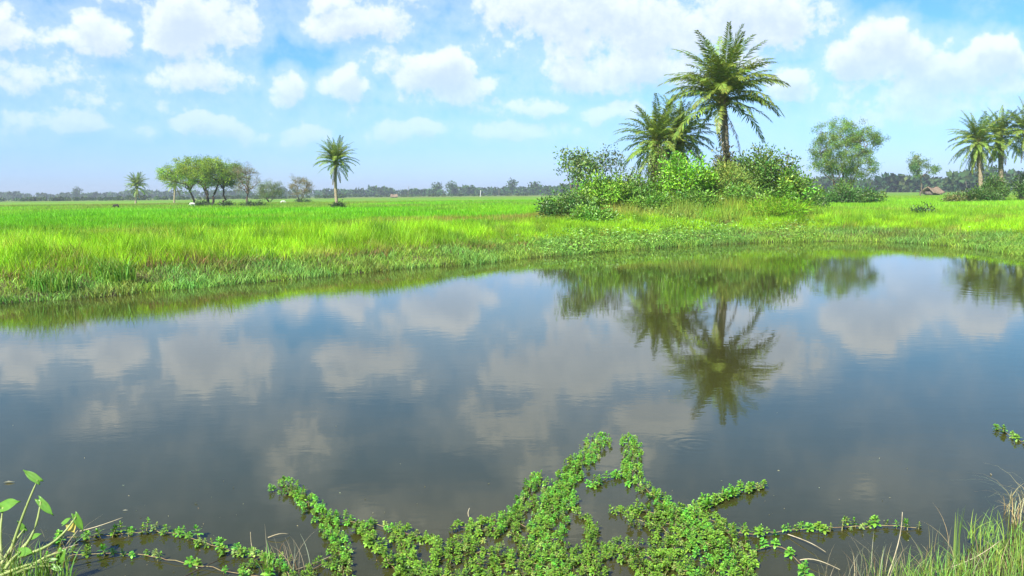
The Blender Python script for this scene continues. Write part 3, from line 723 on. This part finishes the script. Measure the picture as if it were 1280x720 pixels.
shrub('shrub', stand(1282, 96), 3.2, 4.2, 80, 'dark bush at the right edge of the photo under the cut off palm', 30, .24, .5, DK, 50, bushy=.5)
shrub('weed', stand(1152, 46), .5, 1.1, 81, 'small dark weed tuft alone in the bright grass on the right', 14, .13, .5, (.05, .10, .03), 40, cat='weed')
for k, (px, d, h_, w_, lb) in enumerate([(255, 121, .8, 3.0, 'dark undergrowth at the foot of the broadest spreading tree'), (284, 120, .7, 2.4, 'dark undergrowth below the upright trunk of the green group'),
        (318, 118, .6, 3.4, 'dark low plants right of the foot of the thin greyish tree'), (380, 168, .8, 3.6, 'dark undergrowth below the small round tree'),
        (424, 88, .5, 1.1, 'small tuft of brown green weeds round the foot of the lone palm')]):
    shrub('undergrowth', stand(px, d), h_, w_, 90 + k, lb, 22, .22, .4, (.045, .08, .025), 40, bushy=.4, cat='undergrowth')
# ------------------------------------------------------------------ hut, poles, animals
def boxv(c, s, rot=0):
    v = np.array([[x, y, z] for x in (-.5, .5) for y in (-.5, .5) for z in (-.5, .5)]) * s
    cr_, sr_ = math.cos(rot), math.sin(rot); v = np.stack([v[:, 0] * cr_ - v[:, 1] * sr_, v[:, 0] * sr_ + v[:, 1] * cr_, v[:, 2]], 1) + c
    f = np.array([[0, 1, 3, 2], [4, 6, 7, 5], [0, 4, 5, 1], [2, 3, 7, 6], [0, 2, 6, 4], [1, 5, 7, 3]])
    return v, f
def hut(px, dist, L, Wd, Hh, yaw, seed, label):
    b = stand(px, dist); root = empty('thatched_hut', tuple(b), label, 'hut'); root.rotation_euler.z = yaw; rng = np.random.default_rng(seed)
    for sx_ in (-1, 1):
        for sy_ in (-1, 1):
            V, T = tubes([([[sx_ * L * .4, sy_ * Wd * .33, -.2], [sx_ * L * .4, sy_ * Wd * .33, Hh * .5]], [.07, .06])], 6)
            link('post', npmesh('post', V, T), M_wood, root)
    for sy_ in (-1, 1):     # sagging thatch slopes, a thick shell each
        nu, nv = 13, 7; u, v = np.meshgrid(np.linspace(-.5, .5, nu), np.linspace(0, 1, nv))
        z = Hh * (1 - .72 * v) - .12 * Hh * np.cos(u * 3.1) * (1) + .05 * rng.normal(size=u.shape) + Hh * .10 * np.abs(u) * 2
        top = np.stack([u * L * (1 - .18 * (1 - v)), sy_ * Wd / 2 * v + 0 * u, z], -1).reshape(-1, 3)
        bot = top - [0, 0, .22]; V = np.concatenate([top, bot]); n_ = nu * nv
        i = (np.arange(nv - 1)[:, None] * nu + np.arange(nu - 1)[None]).ravel()
        q = np.stack([i, i + 1, i + nu + 1, i + nu], -1); fs = [q, q[:, ::-1] + n_]
        ring = list(range(nu)) + [nu * (k + 1) - 1 for k in range(1, nv)] + list(range(nu * nv - 2, nu * (nv - 1) - 1, -1)) + [nu * k for k in range(nv - 2, 0, -1)]
        ring = np.array(ring); nxt = np.roll(ring, -1); fs.append(np.stack([nxt, ring, ring + n_, nxt + n_], -1))
        link('roof_slope', npmesh('roof_slope', V, np.concatenate(fs)), M_thatch, root)
    V, f = boxv([0, 0, Hh * .22], [L * .7, Wd * .5, Hh * .44]); link('wall', npmesh('wall', V, f), M_wood, root)
    return root
hut(1163, 215, 4.4, 3.8, 1.9, R(28), 3, 'small thatched hut with sagging brown roof in the far right field')
hut(494, 420, 3.6, 3.0, 1.6, R(10), 4, 'tiny thatched hut near the tree line right of the lone palm')

def pole(name, a, b_, r, label, arm=None, mt_=None, cat='pole'):
    a = np.array(a); b_ = np.array(b_); root = empty(name, tuple(a), label, cat)
    t = np.linspace(0, 1, 6)[:, None]; V, T = tubes([((b_ - a) * t, np.linspace(r, r * .75, 6))], 8)
    link('shaft', npmesh('shaft', V, T), mt_ or M_wood, root)
    if arm:
        for (q0, q1, rr) in arm:
            V, T = tubes([([np.array(q0) - a, np.array(q1) - a], [rr, rr])], 6); link('crossarm', npmesh('crossarm', V, T), mt_ or M_wood, root)
    return root
D_ = 74
bs = stand(970, D_); pole('leaning_pole', bs, P(986.5, 192, D_), .07, 'leaning wooden power pole with crossarm behind the mound', [(P(978.5, 192.5, D_), P(993, 198, D_), .05)])
for px, ty, d, mt_, lb in ((601, 238, 420, M_pale, 'white post standing before the far tree line in the middle'), (511, 233, 500, M_wood, 'thin grey pole before the tree line left of the white post'),
                           (1016, 222, 400, M_wood, 'thin far pole just right of the mound'), (1207, 226, 330, M_wood, 'thin pole far behind, left of the right palms'), (624, 237, 480, M_wood, 'short thin pole right of the white post')):
    b = stand(px, d); pole('far_pole', b, P(px, ty, d), .14 if mt_ is M_wood else .17, lb, mt_=mt_)

def goat(px, dist, s, yaw, mt_, label):
    """small four-legged grazing animal grown as one skin"""
    b = stand(px, dist, .12); me = bpy.data.meshes.new('grazing_animal')
    v = [(0, 0, .55), (.35, 0, .56), (-.32, 0, .55), (.5, 0, .62), (.66, 0, .40), (.78, 0, .22),
         (-.36, .09, .34), (-.40, .09, .18), (-.37, .09, 0), (-.36, -.09, .34), (-.40, -.09, .18), (-.37, -.09, 0),
         (.34, .08, .32), (.35, .08, .16), (.34, .08, 0), (.34, -.08, .32), (.35, -.08, .16), (.34, -.08, 0), (-.46, 0, .5), (.66, .08, .50), (.66, -.08, .50)]
    e = [(0, 1), (0, 2), (1, 3), (3, 4), (4, 5), (2, 6), (6, 7), (7, 8), (2, 9), (9, 10), (10, 11), (1, 12), (12, 13), (13, 14), (1, 15), (15, 16), (16, 17), (2, 18), (4, 19), (4, 20)]
    rad = [.17, .15, .15, .09, .075, .045, .075, .035, .03, .075, .035, .03, .06, .03, .03, .06, .03, .03, .03, .02, .02]
    me.from_pydata([tuple(s * c for c in p) for p in v], e, []); o = bpy.data.objects.new('grazing_animal', me); COL.objects.link(o)
    mo = o.modifiers.new('skin', 'SKIN')
    for sv, r_ in zip(me.skin_vertices[0].data, rad): sv.radius = (r_ * s, r_ * s)
    me.skin_vertices[0].data[0].use_root = True
    o.modifiers.new('sub', 'SUBSURF').levels = 1; o.modifiers['sub'].render_levels = 1
    me.materials.append(mt_); o.location = tuple(b); o.rotation_euler.z = yaw
    tag(o, label, 'animal')
goat(243, 119, .7, R(170), M_white, 'small white grazing animal left of the spreading trees')
goat(355, 150, .7, R(20), M_white, 'small white grazing animal between the low bushy tree and the small round tree')
goat(148, 104, .75, R(160), M_black, 'small dark grazing animal in the green field at the left')

# ------------------------------------------------------------------ far tree line
def treeline(name, label, spans, seed, col, lsz):
    rng = np.random.default_rng(seed); parts = []
    for (pa, pb, d, hh, n_) in spans:
        hh = hh * .72
        for k in range(n_):
            px = rng.uniform(pa, pb); dd = d * rng.uniform(.93, 1.12); q = P(px, 240, dd)
            H = hh * rng.uniform(.75, 1.08) * (.75 + .5 * vnoise(np.array([px]), np.array([d]), 38, 2)[0]); Wt = H * rng.uniform(.7, 1.3)
            m_ = 60; u = rng.normal(size=(m_, 3)); u = unit(u) * rng.uniform(.75, 1.05, (m_, 1))
            c0 = np.array([q[0], q[1], .4 + H * .52]); pts = c0 + u * np.array([Wt / 2, Wt / 2, H * .5])
            cc = vary(col, 1, rng, .25, .12)
            V, T, C = leaves(pts, u + rng.normal(0, .6, (m_, 3)), H * lsz * rng.uniform(.6, 1.3, m_), H * lsz * .9, rng, .1, vary(np.repeat(cc, m_, 0), m_, rng, .2))
            parts.append((V, T, C))
    V, T, C = join(parts)
    tag(link(name, npmesh(name, V, T, C), M_far), label, 'woods', kind='stuff')
FG = (.045, .095, .022)
treeline('far_wood', 'long low line of far trees along the horizon', [(-150, 420, 900, 8.5, 320), (400, 760, 760, 8.5, 230), (700, 1080, 640, 9.5, 240)], 7, FG, .34)
treeline('right_wood', 'nearer dark green wood along the horizon at the right', [(1000, 1120, 560, 10, 90), (1100, 1450, 470, 10.5, 230), (1190, 1450, 400, 9.5, 110)], 8, (.045, .085, .03), .32)
treeline('hedge', 'low dark hedge line in front of the far trees at the left', [(-150, 430, 430, 2.2, 330), (430, 900, 520, 2.2, 200)], 9, (.06, .10, .03), .4)
for k, (px, d, h_, w_, lb) in enumerate([(640, 700, 11, 7, 'lone far tree poking above the tree line near the middle'), (566, 720, 10, 9, 'far round tree above the tree line between the two thin poles'),
        (548, 730, 9.5, 7, 'far tree just left of the round one above the tree line'), (1236, 440, 12, 10, 'far tree rising behind the right palms'), (100, 820, 9, 8, 'far tree at the left above the hedge'), (668, 690, 9, 8, 'far tree above the tree line left of the mound')]):
    tree('far_tree', stand(px, d), h_, w_, 120 + k, lb, clumps=14, crown_base=.35, clump=2.2, nleaf=420, lsize=1.3, lw=.8, col=FG, trunk_r=.3, fork=.35, mate=M_far)

# ------------------------------------------------------------------ creeping water plants in the foreground
def rosette_mesh(seed, size=.030, pale=0.0):
    """one leafy shoot tip: short stalk, three whorls of small oval leaves"""
    rng = np.random.default_rng(seed); parts = []
    hs = rng.uniform(.022, .045)
    V, T = tubes([([[0, 0, -.012], [0, 0, hs * .5], [0, 0, hs]], [.0028, .0024, .0018])], 4)
    parts.append((V, T, vary([.24, .24, .09], len(V), rng, .1)))
    for lv, (nn, el_, L) in enumerate(((6, -5, 1.0), (6, 18, .95), (5, 42, .72), (3, 68, .45))):
        a = rng.uniform(0, 6.28) + np.arange(nn) * 2 * math.pi / nn + rng.normal(0, .2, nn); e = np.radians(el_ + rng.normal(0, 9, nn))
        D = np.stack([np.cos(a) * np.cos(e), np.sin(a) * np.cos(e), np.sin(e)], 1)
        Sd = np.stack([-np.sin(a), np.cos(a), 0 * a], 1); N = np.cross(D, Sd) * -1; N = np.where(N[:, 2:3] < 0, -N, N)
        Ll = size * L * rng.uniform(.8, 1.15, nn)[:, None]; W = Ll * .50
        p0 = np.tile([0, 0, hs * (.3 + .25 * lv)], (nn, 1))
        # six-sided oval leaf, folded a little along its midrib
        V = np.stack([p0, p0 + D * Ll * .35 + Sd * W * .42 + N * W * .1, p0 + D * Ll * .75 + Sd * W * .45 + N * W * .1, p0 + D * Ll - N * Ll * .1,
                      p0 + D * Ll * .75 - Sd * W * .45 + N * W * .1, p0 + D * Ll * .35 - Sd * W * .42 + N * W * .1], 1).reshape(-1, 3)
        b = np.arange(nn)[:, None] * 6
        T = np.concatenate([b + [0, 1, 5], b + [1, 2, 5], b + [2, 4, 5], b + [2, 3, 4]])
        base_c = np.array([.15, .34, .035]) * (1 + .35 * (lv == 3)) + pale * np.array([.12, .06, .06])
        parts.append((V, T, np.repeat(vary(base_c, nn, rng, .25, .12), 6, 0)))
    V, T, C = join(parts); me = npmesh('leaf_cluster', V, T, C); me.materials.append(M_rosette); return me
ROS = [rosette_mesh(200 + k, .026 + .003 * (k % 4)) for k in range(10)]
PALE = [rosette_mesh(230 + k, .022, 1.0) for k in range(3)]
placed = []
def far_enough(p, d):
    for q in placed:
        if (p[0] - q[0]) ** 2 + (p[1] - q[1]) ** 2 < d * d: return False
    placed.append((p[0], p[1])); return True
def path_pts(px, step):
    w_ = [G(a, b, .012) for a, b in px]; out = [w_[0]]
    for a, b in zip(w_[:-1], w_[1:]):
        n_ = max(1, int(np.linalg.norm(b - a) / step))
        for k in range(1, n_ + 1): out.append(a + (b - a) * k / n_)
    return np.array(out)
mat_extra = []
budget = {'n': 0}
def runner_into(root, px, wpx, seed, gap=.022, fill=1.0, rim=0.0):
    """one floating stem with shoots; wpx = width of the leafy band in photo pixels"""
    rng = np.random.default_rng(seed); rnd = random.Random(seed); org = np.array(root.location)
    pts = path_pts(px, .05); nrm_ = rng.normal(0, .006, (len(pts), 2)); pts[:, :2] += nrm_
    pts[:, 2] = .006 + .010 * np.abs(np.sin(np.arange(len(pts)) * 1.3 + seed))
    V, T = tubes([(pts - org, np.full(len(pts), .0024))], 5)
    link('stem', npmesh('stem', V, T), M_runner, root)
    for i_, p in enumerate(pts):
        halfw = wpx * (p[1] / F) / 2
        tries = max(2, int(2.4 * (halfw / gap + .5) * fill + .5))
        for k in range(tries):
            if rnd.random() > fill: continue
            q = p.copy(); dx = rnd.uniform(-1, 1) * halfw; dy = rnd.uniform(-1, 1) * halfw * 1.5
            q[0] += dx; q[1] += dy
            if not far_enough(q, gap * rnd.uniform(.85, 1.2)): continue
            budget['n'] += 1
            me = rnd.choice(ROS) if rnd.random() > .11 else rnd.choice(PALE)
            s_ = rnd.uniform(.5, .95) * (1.4 if wpx < 14 else 1); rot = (R(rnd.uniform(-25, 25)), R(rnd.uniform(-25, 25)), rnd.uniform(0, 6.28))
            loc = (q[0] - org[0], q[1] - org[1], rnd.uniform(-.004, .014) + .006 * min(1, wpx / 25))
            if root.get('full', 0) >= 290: mat_extra.append((me, tuple(np.array(loc) + org), rot, s_)); continue
            root['full'] = root.get('full', 0) + 1
            f = link('leaf_cluster', me, None, root); f.location = loc; f.rotation_euler = rot; f.scale = (s_,) * 3
def runner(px, wpx, seed, label, **kw):
    p0 = G(*px[-1]); root = empty('creeping_water_plant', (p0[0], p0[1], 0), label, 'water plant')
    runner_into(root, px, wpx, seed, **kw); return root
runner([(350, 605), (372, 617), (396, 636), (410, 655), (420, 680), (428, 705), (432, 730)], 22, 1, 'leafy arm of water plant reaching up left, furthest left of the dense mat')
runner([(750, 550), (738, 566), (720, 582), (708, 600), (700, 620), (692, 645)], 26, 2, 'long leafy arm reaching out to a point, left one of the two highest tips')
runner([(787, 549), (792, 566), (788, 584), (796, 604), (815, 618), (836, 636), (852, 650)], 24, 3, 'long leafy arm reaching out to a point, right one of the two highest tips')
runner([(671, 596), (662, 612), (654, 630), (640, 648), (618, 662)], 18, 4, 'short pointed leafy arm left of the two highest tips')
runner([(955, 607), (932, 612), (905, 621), (880, 632), (858, 645)], 13, 5, 'slim leafy arm pointing right, above the long right runner')
runner([(1145, 660), (1120, 658), (1092, 657), (1062, 659), (1030, 662), (1000, 661), (970, 665), (940, 668), (905, 664)], 9, 6, 'long thin runner of separate leaf tufts stretching right over open water', fill=1.0, gap=.036)
runner([(78, 672), (110, 671), (150, 668), (195, 663), (225, 668), (252, 676), (280, 686), (312, 694), (345, 700)], 13, 7, 'upper long thin runner of leaf tufts at the lower left', fill=1.0, gap=.036)
runner([(60, 702), (95, 694), (140, 692), (180, 694), (230, 703), (285, 714), (330, 722)], 9, 8, 'lower thin runner with few leaf tufts at the bottom left', fill=.45, gap=.045)
runner([(414, 645), (440, 652), (462, 655), (482, 660), (500, 664)], 15, 9, 'short leafy branch between the left arm and the middle of the mat')
runner([(738, 606), (752, 601), (768, 595), (786, 589)], 9, 10, 'thin leafy bridge joining the two highest arms')
runner([(1252, 536), (1262, 545), (1275, 551), (1300, 556)], 12, 11, 'small separate plant floating at the right edge of the photo', gap=.04, fill=.8)
runner([(940, 690), (965, 681), (990, 690), (1005, 712), (1015, 730)], 9, 12, 'sparse leafy strand below the long right runner', fill=.4, gap=.05)
runner([(296, 722), (312, 704), (330, 694), (352, 704), (360, 725)], 22, 13, 'small leafy clump with grass at the lower left, below the left arm', fill=.75)
mroot = G(700, 745); mroot = empty('water_plant_mat', (mroot[0], mroot[1], 0), 'dense leafy mat of creeping water plant filling the bottom middle', 'water plant')
for k, (px, wp) in enumerate([([(700, 612), (690, 640), (682, 672), (690, 705), (700, 735)], 44), ([(852, 650), (872, 668), (898, 690), (892, 715), (880, 735)], 44),
        ([(796, 648), (826, 660), (846, 688), (832, 718)], 40), ([(640, 650), (608, 662), (574, 680), (545, 700), (530, 725)], 32), ([(560, 700), (600, 690), (648, 700), (700, 712)], 30),
        ([(742, 700), (775, 684), (800, 702), (806, 725)], 30), ([(722, 640), (740, 660), (736, 690), (742, 722)], 16), ([(770, 640), (800, 638), (842, 645)], 13),
        ([(492, 664), (508, 690), (520, 715)], 22), ([(382, 722), (402, 706), (428, 694)], 26), ([(575, 660), (600, 655), (640, 645)], 20), ([(620, 722), (680, 722), (740, 728)], 26),
        ([(905, 664), (925, 680), (935, 705), (930, 730)], 22), ([(500, 664), (530, 672), (560, 690)], 16), ([(655, 640), (672, 625), (695, 612)], 20), ([(842, 640), (870, 640), (900, 655)], 22),
        ([(452, 662), (476, 690), (500, 720)], 10), ([(780, 735), (850, 738), (930, 742)], 30), ([(560, 742), (640, 742), (720, 745)], 30), ([(640, 665), (660, 690), (668, 715)], 16), ([(585, 705), (640, 704), (700, 692), (740, 712)], 36), ([(800, 690), (850, 712), (900, 726)], 40), ([(520, 715), (570, 722), (640, 730)], 34), ([(640, 652), (668, 664), (690, 676)], 18), ([(835, 655), (868, 662), (905, 680)], 30)]):
    runner_into(mroot, px, wp, 300 + k)
if mat_extra:
    Vs = []; cache = {}
    for me, loc, rot, s_ in mat_extra:
        if me.name not in cache:
            co = np.empty(len(me.vertices) * 3, np.float32); me.vertices.foreach_get('co', co)
            tr = np.empty(len(me.polygons) * 3, np.int32); me.polygons.foreach_get('vertices', tr)
            cc = np.empty(len(me.vertices) * 4, np.float32); me.attributes['col'].data.foreach_get('color', cc)
            cache[me.name] = (co.reshape(-1, 3), tr.reshape(-1, 3), cc.reshape(-1, 4)[:, :3])
        co, tr, cc = cache[me.name]
        Mx = np.array(Matrix.LocRotScale(Vector(loc) - mroot.location, __import__('mathutils').Euler(rot), Vector((s_,) * 3)))
        Vs.append((co @ Mx[:3, :3].T + Mx[:3, 3], tr, cc * random.Random(int(loc[0] * 1e4)).uniform(.75, 1.25)))
    V, T, C = join(Vs); o = link('further_leaf_clusters', npmesh('further_leaf_clusters', V, T, C), M_rosette, mroot); o['kind'] = 'stuff'
for o in list(COL.objects):
    if 'full' in o: del o['full']
print('rosettes', budget['n'], 'joined', len(mat_extra))

# ------------------------------------------------------------------ broad-leaved plant, bottom left
def heart_leaf(tip_from, direction, L, W, seed, cup=.18, col=(.13, .30, .035)):
    """cupped arrow-heart blade with two back lobes, real thickness from a folded grid"""
    rng = np.random.default_rng(seed); d = unit(np.array(direction, float)); s = unit(np.cross(d, unit(np.array([rng.normal(0, .25), -.8, .75])))); nrm_ = np.cross(s, d)
    nu = 9; V = []
    for i_ in range(nu):
        t = i_ / (nu - 1); wd = W * .5 * (math.sin(math.pi * min(1, (t * .92 + .16))) ** .8) * (1 if t < .98 else 0); x_ = L * (t - .12)
        for j in (-1, -.5, 0, .5, 1):
            back = -.16 * L * abs(j) * (t < .2)
            V.append(np.array(tip_from) + d * (x_ + back) + s * wd * j + nrm_ * (cup * W * j * j * .8 - .10 * L * t * t))
    Q_ = []
    for i_ in range(nu - 1):
        for j in range(4):
            a = i_ * 5 + j; Q_.append((a, a + 1, a + 6, a + 5))
    return np.array(V), np.array(Q_), vary(col, len(V), rng, .06, .04)
def curve(a, b, sag, n=10):
    t = np.linspace(0, 1, n)[:, None]; return np.array(a) * (1 - t) + np.array(b) * t + np.array(sag) * np.sin(t * math.pi)
bl = P(-6, 716, 4.45); root = empty('broad_leaved_plant', tuple(bl), 'broad leaved waterside plant with thick pale stalks at the bottom left', 'plant')
stalks = [((8, 706), (47, 600), 4.75, (.0, 0, .02), (-.72, 0, .55), .11, .042), ((14, 702), (51, 627), 4.6, (.03, 0, -.02), (.75, -.2, -.75), .115, .042), ((22, 697), (95, 646), 4.6, (.03, 0, -.03), (.45, -.1, -.95), .10, .038),
          ((2, 700), (4, 634), 4.7, (-.01, 0, 0), (.85, -.2, .35), .13, .07), ((6, 712), (26, 690), 4.45, (0, 0, .01), (.7, -.3, .1), .10, .05), ((30, 716), (78, 690), 4.45, (.0, 0, .02), (-.2, -.2, -.8), .085, .05),
          ((10, 714), (40, 672), 4.7, (0, 0, .02), (.6, -.2, .3), .08, .03), ((0, 708), (30, 662), 4.8, (0, 0, .01), (-.4, 0, .6), .07, .03), ((16, 718), (66, 708), 4.4, (0, 0, .015), (.7, -.2, -.2), .07, .03),
          ((-4, 690), (-14, 640), 4.7, (0, 0, 0), (-.6, 0, .4), .13, .07), ((0, 720), (62, 700), 4.4, (0, 0, .01), (.8, 0, .1), .05, .02)]
for k, (a, b, d, sag, dr, L, W) in enumerate(stalks):
    A = P(*a, d - .12); B = P(*b, d)
    V, T = tubes([(curve(A, B, sag) - bl, np.linspace(.010, .0045, 10))], 8)
    st = link('stalk', npmesh('stalk', V, T, smooth=True), M_stem, root)
    V, Q_, C = heart_leaf(B - bl, np.array(dr), L, W, 400 + k)
    lf = link('leaf', npmesh('leaf', V, Q_, C, smooth=True), M_leaf, root); so = lf.modifiers.new('thickness', 'SOLIDIFY'); so.thickness = .0015
V, Q_, C = heart_leaf(P(88, 656, 4.6) - bl, (.4, -.2, -.6), .055, .05, 440, col=(.55, .48, .12)); lf = link('leaf', npmesh('leaf', V, Q_, C, smooth=True), M_leaf, root); lf['label'] = 'small yellowed withering leaf'
V, Q_, C = heart_leaf(P(80, 654, 4.6) - bl, (.5, 0, .4), .06, .03, 441); lf = link('leaf', npmesh('leaf', V, Q_, C, smooth=True), M_leaf, root)

def tuft(name, base, n_, h0, h1, wd, lean_, seed, label, col, spread, mt_=None, tip=None, cat='grass clump', droopy=1.0):
    """bent grass blades as narrow curved strips from one foot"""
    rng = np.random.default_rng(seed); parts = []
    a = rng.uniform(0, 6.28, n_); rr = np.sqrt(rng.random(n_)) ; off = np.stack([np.cos(a) * rr * spread[0], np.sin(a) * rr * spread[1], np.zeros(n_)], 1)
    h = rng.uniform(h0, h1, n_); la = rng.uniform(0, 6.28, n_); ln = h * rng.uniform(.1, 1, n_) * lean_
    ld = np.stack([np.cos(la), np.sin(la), 0 * la], 1) * ln[:, None]
    wa = la + math.pi / 2 + rng.normal(0, .5, n_); wv_ = np.stack([np.cos(wa), np.sin(wa), 0 * wa], 1) * (wd * rng.uniform(.6, 1.2, n_))[:, None]
    m_ = 6; VV = []; t = np.linspace(0, 1, m_)
    for k in range(m_):
        c = off + np.array([0, 0, 1]) * (h * (t[k] - .22 * droopy * t[k] ** 3))[:, None] + ld * t[k] ** 1.8
        w_ = wv_ * .5 * (1 - t[k] ** 2 * .95); VV += [c - w_, c + w_]
    V = np.stack(VV, 1).reshape(-1, 3); b = np.arange(n_)[:, None] * (2 * m_); T = []
    for k in range(m_ - 1): T += [b + [2 * k, 2 * k + 1, 2 * k + 3], b + [2 * k, 2 * k + 3, 2 * k + 2]]
    cc = vary(col, n_, rng, .28, .15); C = np.repeat(cc, 2 * m_, 0)
    o = link(name, npmesh(name, V, np.concatenate(T), C), mt_ or M_grass, None, tuple(base)); tag(o, label, cat); o['kind'] = 'stuff' if n_ > 300 else 'thing'
    if n_ <= 300: del o['kind']
    return o
def gpt(px, py): q = G(px, py, .05); q[2] = max(0.0, gz(q[0], q[1])); return q
GR = [.22, .38, .07]; DR = [.38, .34, .19]
tuft('near_grass', gpt(1250, 745), 850, .05, .18, .004, .9, 501, 'bright green grass growing thick in the bottom right corner', GR, (.42, .35))
tuft('near_grass_fringe', gpt(1165, 735), 330, .06, .22, .004, .9, 502, 'thinner green grass left of the corner, at the water', [.18, .31, .06], (.34, .25))
tuft('near_grass_edge', gpt(1275, 690), 380, .06, .20, .0045, .9, 503, 'tall green blades against the right edge of the photo', GR, (.22, .35))
tuft('dry_grass', gpt(1150, 715), 80, .08, .26, .003, .7, 504, 'dry straw coloured stalks rising left of the corner grass', DR, (.30, .2))
tuft('dry_grass', gpt(1225, 700), 60, .10, .26, .003, .8, 505, 'dry pale stalks among the corner grass', DR, (.30, .3))
tuft('dry_grass', gpt(1290, 640), 90, .15, .42, .0045, 1.3, 506, 'drooping dry grass hanging over the water at the right edge', DR, (.16, .2), droopy=2.2)
tuft('dry_grass', gpt(1090, 725), 60, .10, .30, .0035, .9, 507, 'thin sparse dead stalks in the water left of the corner grass', [.30, .27, .18], (.28, .16))
tuft('reed_blade', gpt(1196, 700), 7, .28, .36, .010, .12, 508, 'few broad upright blades standing above the corner grass', [.18, .28, .08], (.02, .02), droopy=.2)
tuft('near_grass_left', gpt(15, 735), 260, .08, .30, .007, .8, 509, 'tangled green blades under the broad leaves at the bottom left', [.16, .30, .05], (.30, .20))
tuft('dry_grass', gpt(35, 712), 60, .10, .34, .004, .9, 510, 'dry pale stalks beside the broad leaved plant', DR, (.22, .15))
tuft('small_grass_tuft', gpt(335, 708), 26, .08, .20, .008, .9, 511, 'small tuft of broad grass blades among the lower left leaf clump', [.20, .34, .07], (.03, .03))
tuft('dry_grass', gpt(355, 700), 30, .08, .22, .0035, 1.1, 512, 'dead stalks beside the small tuft in the water', [.32, .25, .17], (.14, .10))
for k, (px, d, h_, lb) in enumerate([(62, 18.0, .66, 'leftmost darker green grass tussock on the near left bank'), (139, 19.2, .70, 'second darker green grass tussock from the left on the bank'),
                                      (322, 22.7, .5, 'darker tussock at the water side of the left bank, below the spreading trees'), (735, 33, .55, 'darker grass tussock below the left shrubs')]):
    tuft('grass_tussock', stand(px, d), 230, h_ * .5, h_, .022, .7, 520 + k, lb, [.17, .33, .045], (.5, .35))
rng = np.random.default_rng(600)
TW = [((66, 705), (104, 655), .25, 'thin dead stalk slanting up behind the broad leaf stalks'), ((100, 664), (153, 647), .06, 'pale curved dead stem lying out over the water at the lower left'),
      ((20, 722), (98, 680), .12, 'straight pale reed stem crossing the bottom left corner'), ((228, 722), (300, 690), .02, 'dark thin twig in the water below the upper left runner'),
      ((318, 690), (313, 665), .10, 'short upright dead twig at the small tuft'), ((335, 672), (362, 668), .08, 'pale bent stalk above the small tuft'),
      ((370, 712), (420, 692), .02, 'thin twig lying on the water under the left arm'), ((586, 646), (587, 635), .05, 'tiny upright twig above the middle of the mat'),
      ((1000, 700), (1050, 712), .03, 'fine twig lying beside the sparse strand'), ((985, 668), (1032, 690), .03, 'fine twig crossing below the long right runner'),
      ((1108, 725), (1128, 640), .2, 'lone tall dead stalk left of the corner grass'), ((1170, 715), (1250, 676), .12, 'dry stem leaning right through the corner grass'),
      ((1238, 592), (1285, 640), .2, 'dry bent stem at the right edge over the water')]
for k, (a, b, hz, lb) in enumerate(TW):
    A = G(*a, .01); B = G(*b, max(hz, .012)) if hz < .05 else P(*b, A[1] + .05)
    o_ = curve(A, B, rng.normal(0, .012, 3) + [0, 0, .01], 8); V, T = tubes([(o_ - A, np.linspace(.0035, .0015, 8))], 5)
    o = link('dead_stalk', npmesh('dead_stalk', V, T), M_straw if k != 3 else M_dark_bark, None, tuple(A)); tag(o, lb, 'stalk')
for k, (px, py, L, lb) in enumerate([(153, 638, .035, 'tiny pale leaf floating above the upper left runner'), (4, 603, .08, 'thin pale floating stem at the left edge'), (242, 629, .03, 'tiny pale leaf floating alone on open water at the left')]):
    q = G(px, py, .006); V, T, C = leaves(np.array([[0, 0, 0.]]), np.array([[1., .15, .02]]), L, L * .22, np.random.default_rng(k), .05, np.array([[.5, .48, .36]]))
    o = link('floating_leaf', npmesh('floating_leaf', V, T, C), M_leaf, None, tuple(q)); tag(o, lb, 'leaf')

rng = np.random.default_rng(640); pp = []
for _ in range(170):
    q = G(rng.uniform(-20, 1180), 720 - abs(rng.normal(0, 75)), .004)
    if signed(q[0], q[1]) < -.03: pp.append(q)
pp = np.array(pp); dd = rng.normal(size=(len(pp), 3)); dd[:, 2] = .02
V, T, C = leaves(pp, dd, rng.uniform(.006, .02, len(pp)), rng.uniform(.003, .007, len(pp)), rng, .05, vary([.34, .31, .16], len(pp), rng, .3))
V[:, 2] = np.clip(V[:, 2], .003, .012)
tag(link('floating_bits', npmesh('floating_bits', V, T, C), M_leaf), 'tiny pale leaf scraps floating on the near water', 'plant litter', kind='stuff')

# ------------------------------------------------------------------ hazy air
V, f = boxv([0, 600, 7.7], [3000, 1700, 18.6])
mt = bpy.data.materials.new('hazy_air'); mt.use_nodes = True; n = NT(mt.node_tree); n.t.nodes.clear()
pv = n.n('ShaderNodeVolumePrincipled'); pv.inputs['Color'].default_value = (.80, .88, 1, 1); pv.inputs['Density'].default_value = .0004; pv.inputs['Anisotropy'].default_value = .2
o_ = n.n('ShaderNodeOutputMaterial'); n.set(o_.inputs['Volume'], pv.outputs[0])
tag(link('haze', npmesh('haze', V, f), mt), kind='stuff')
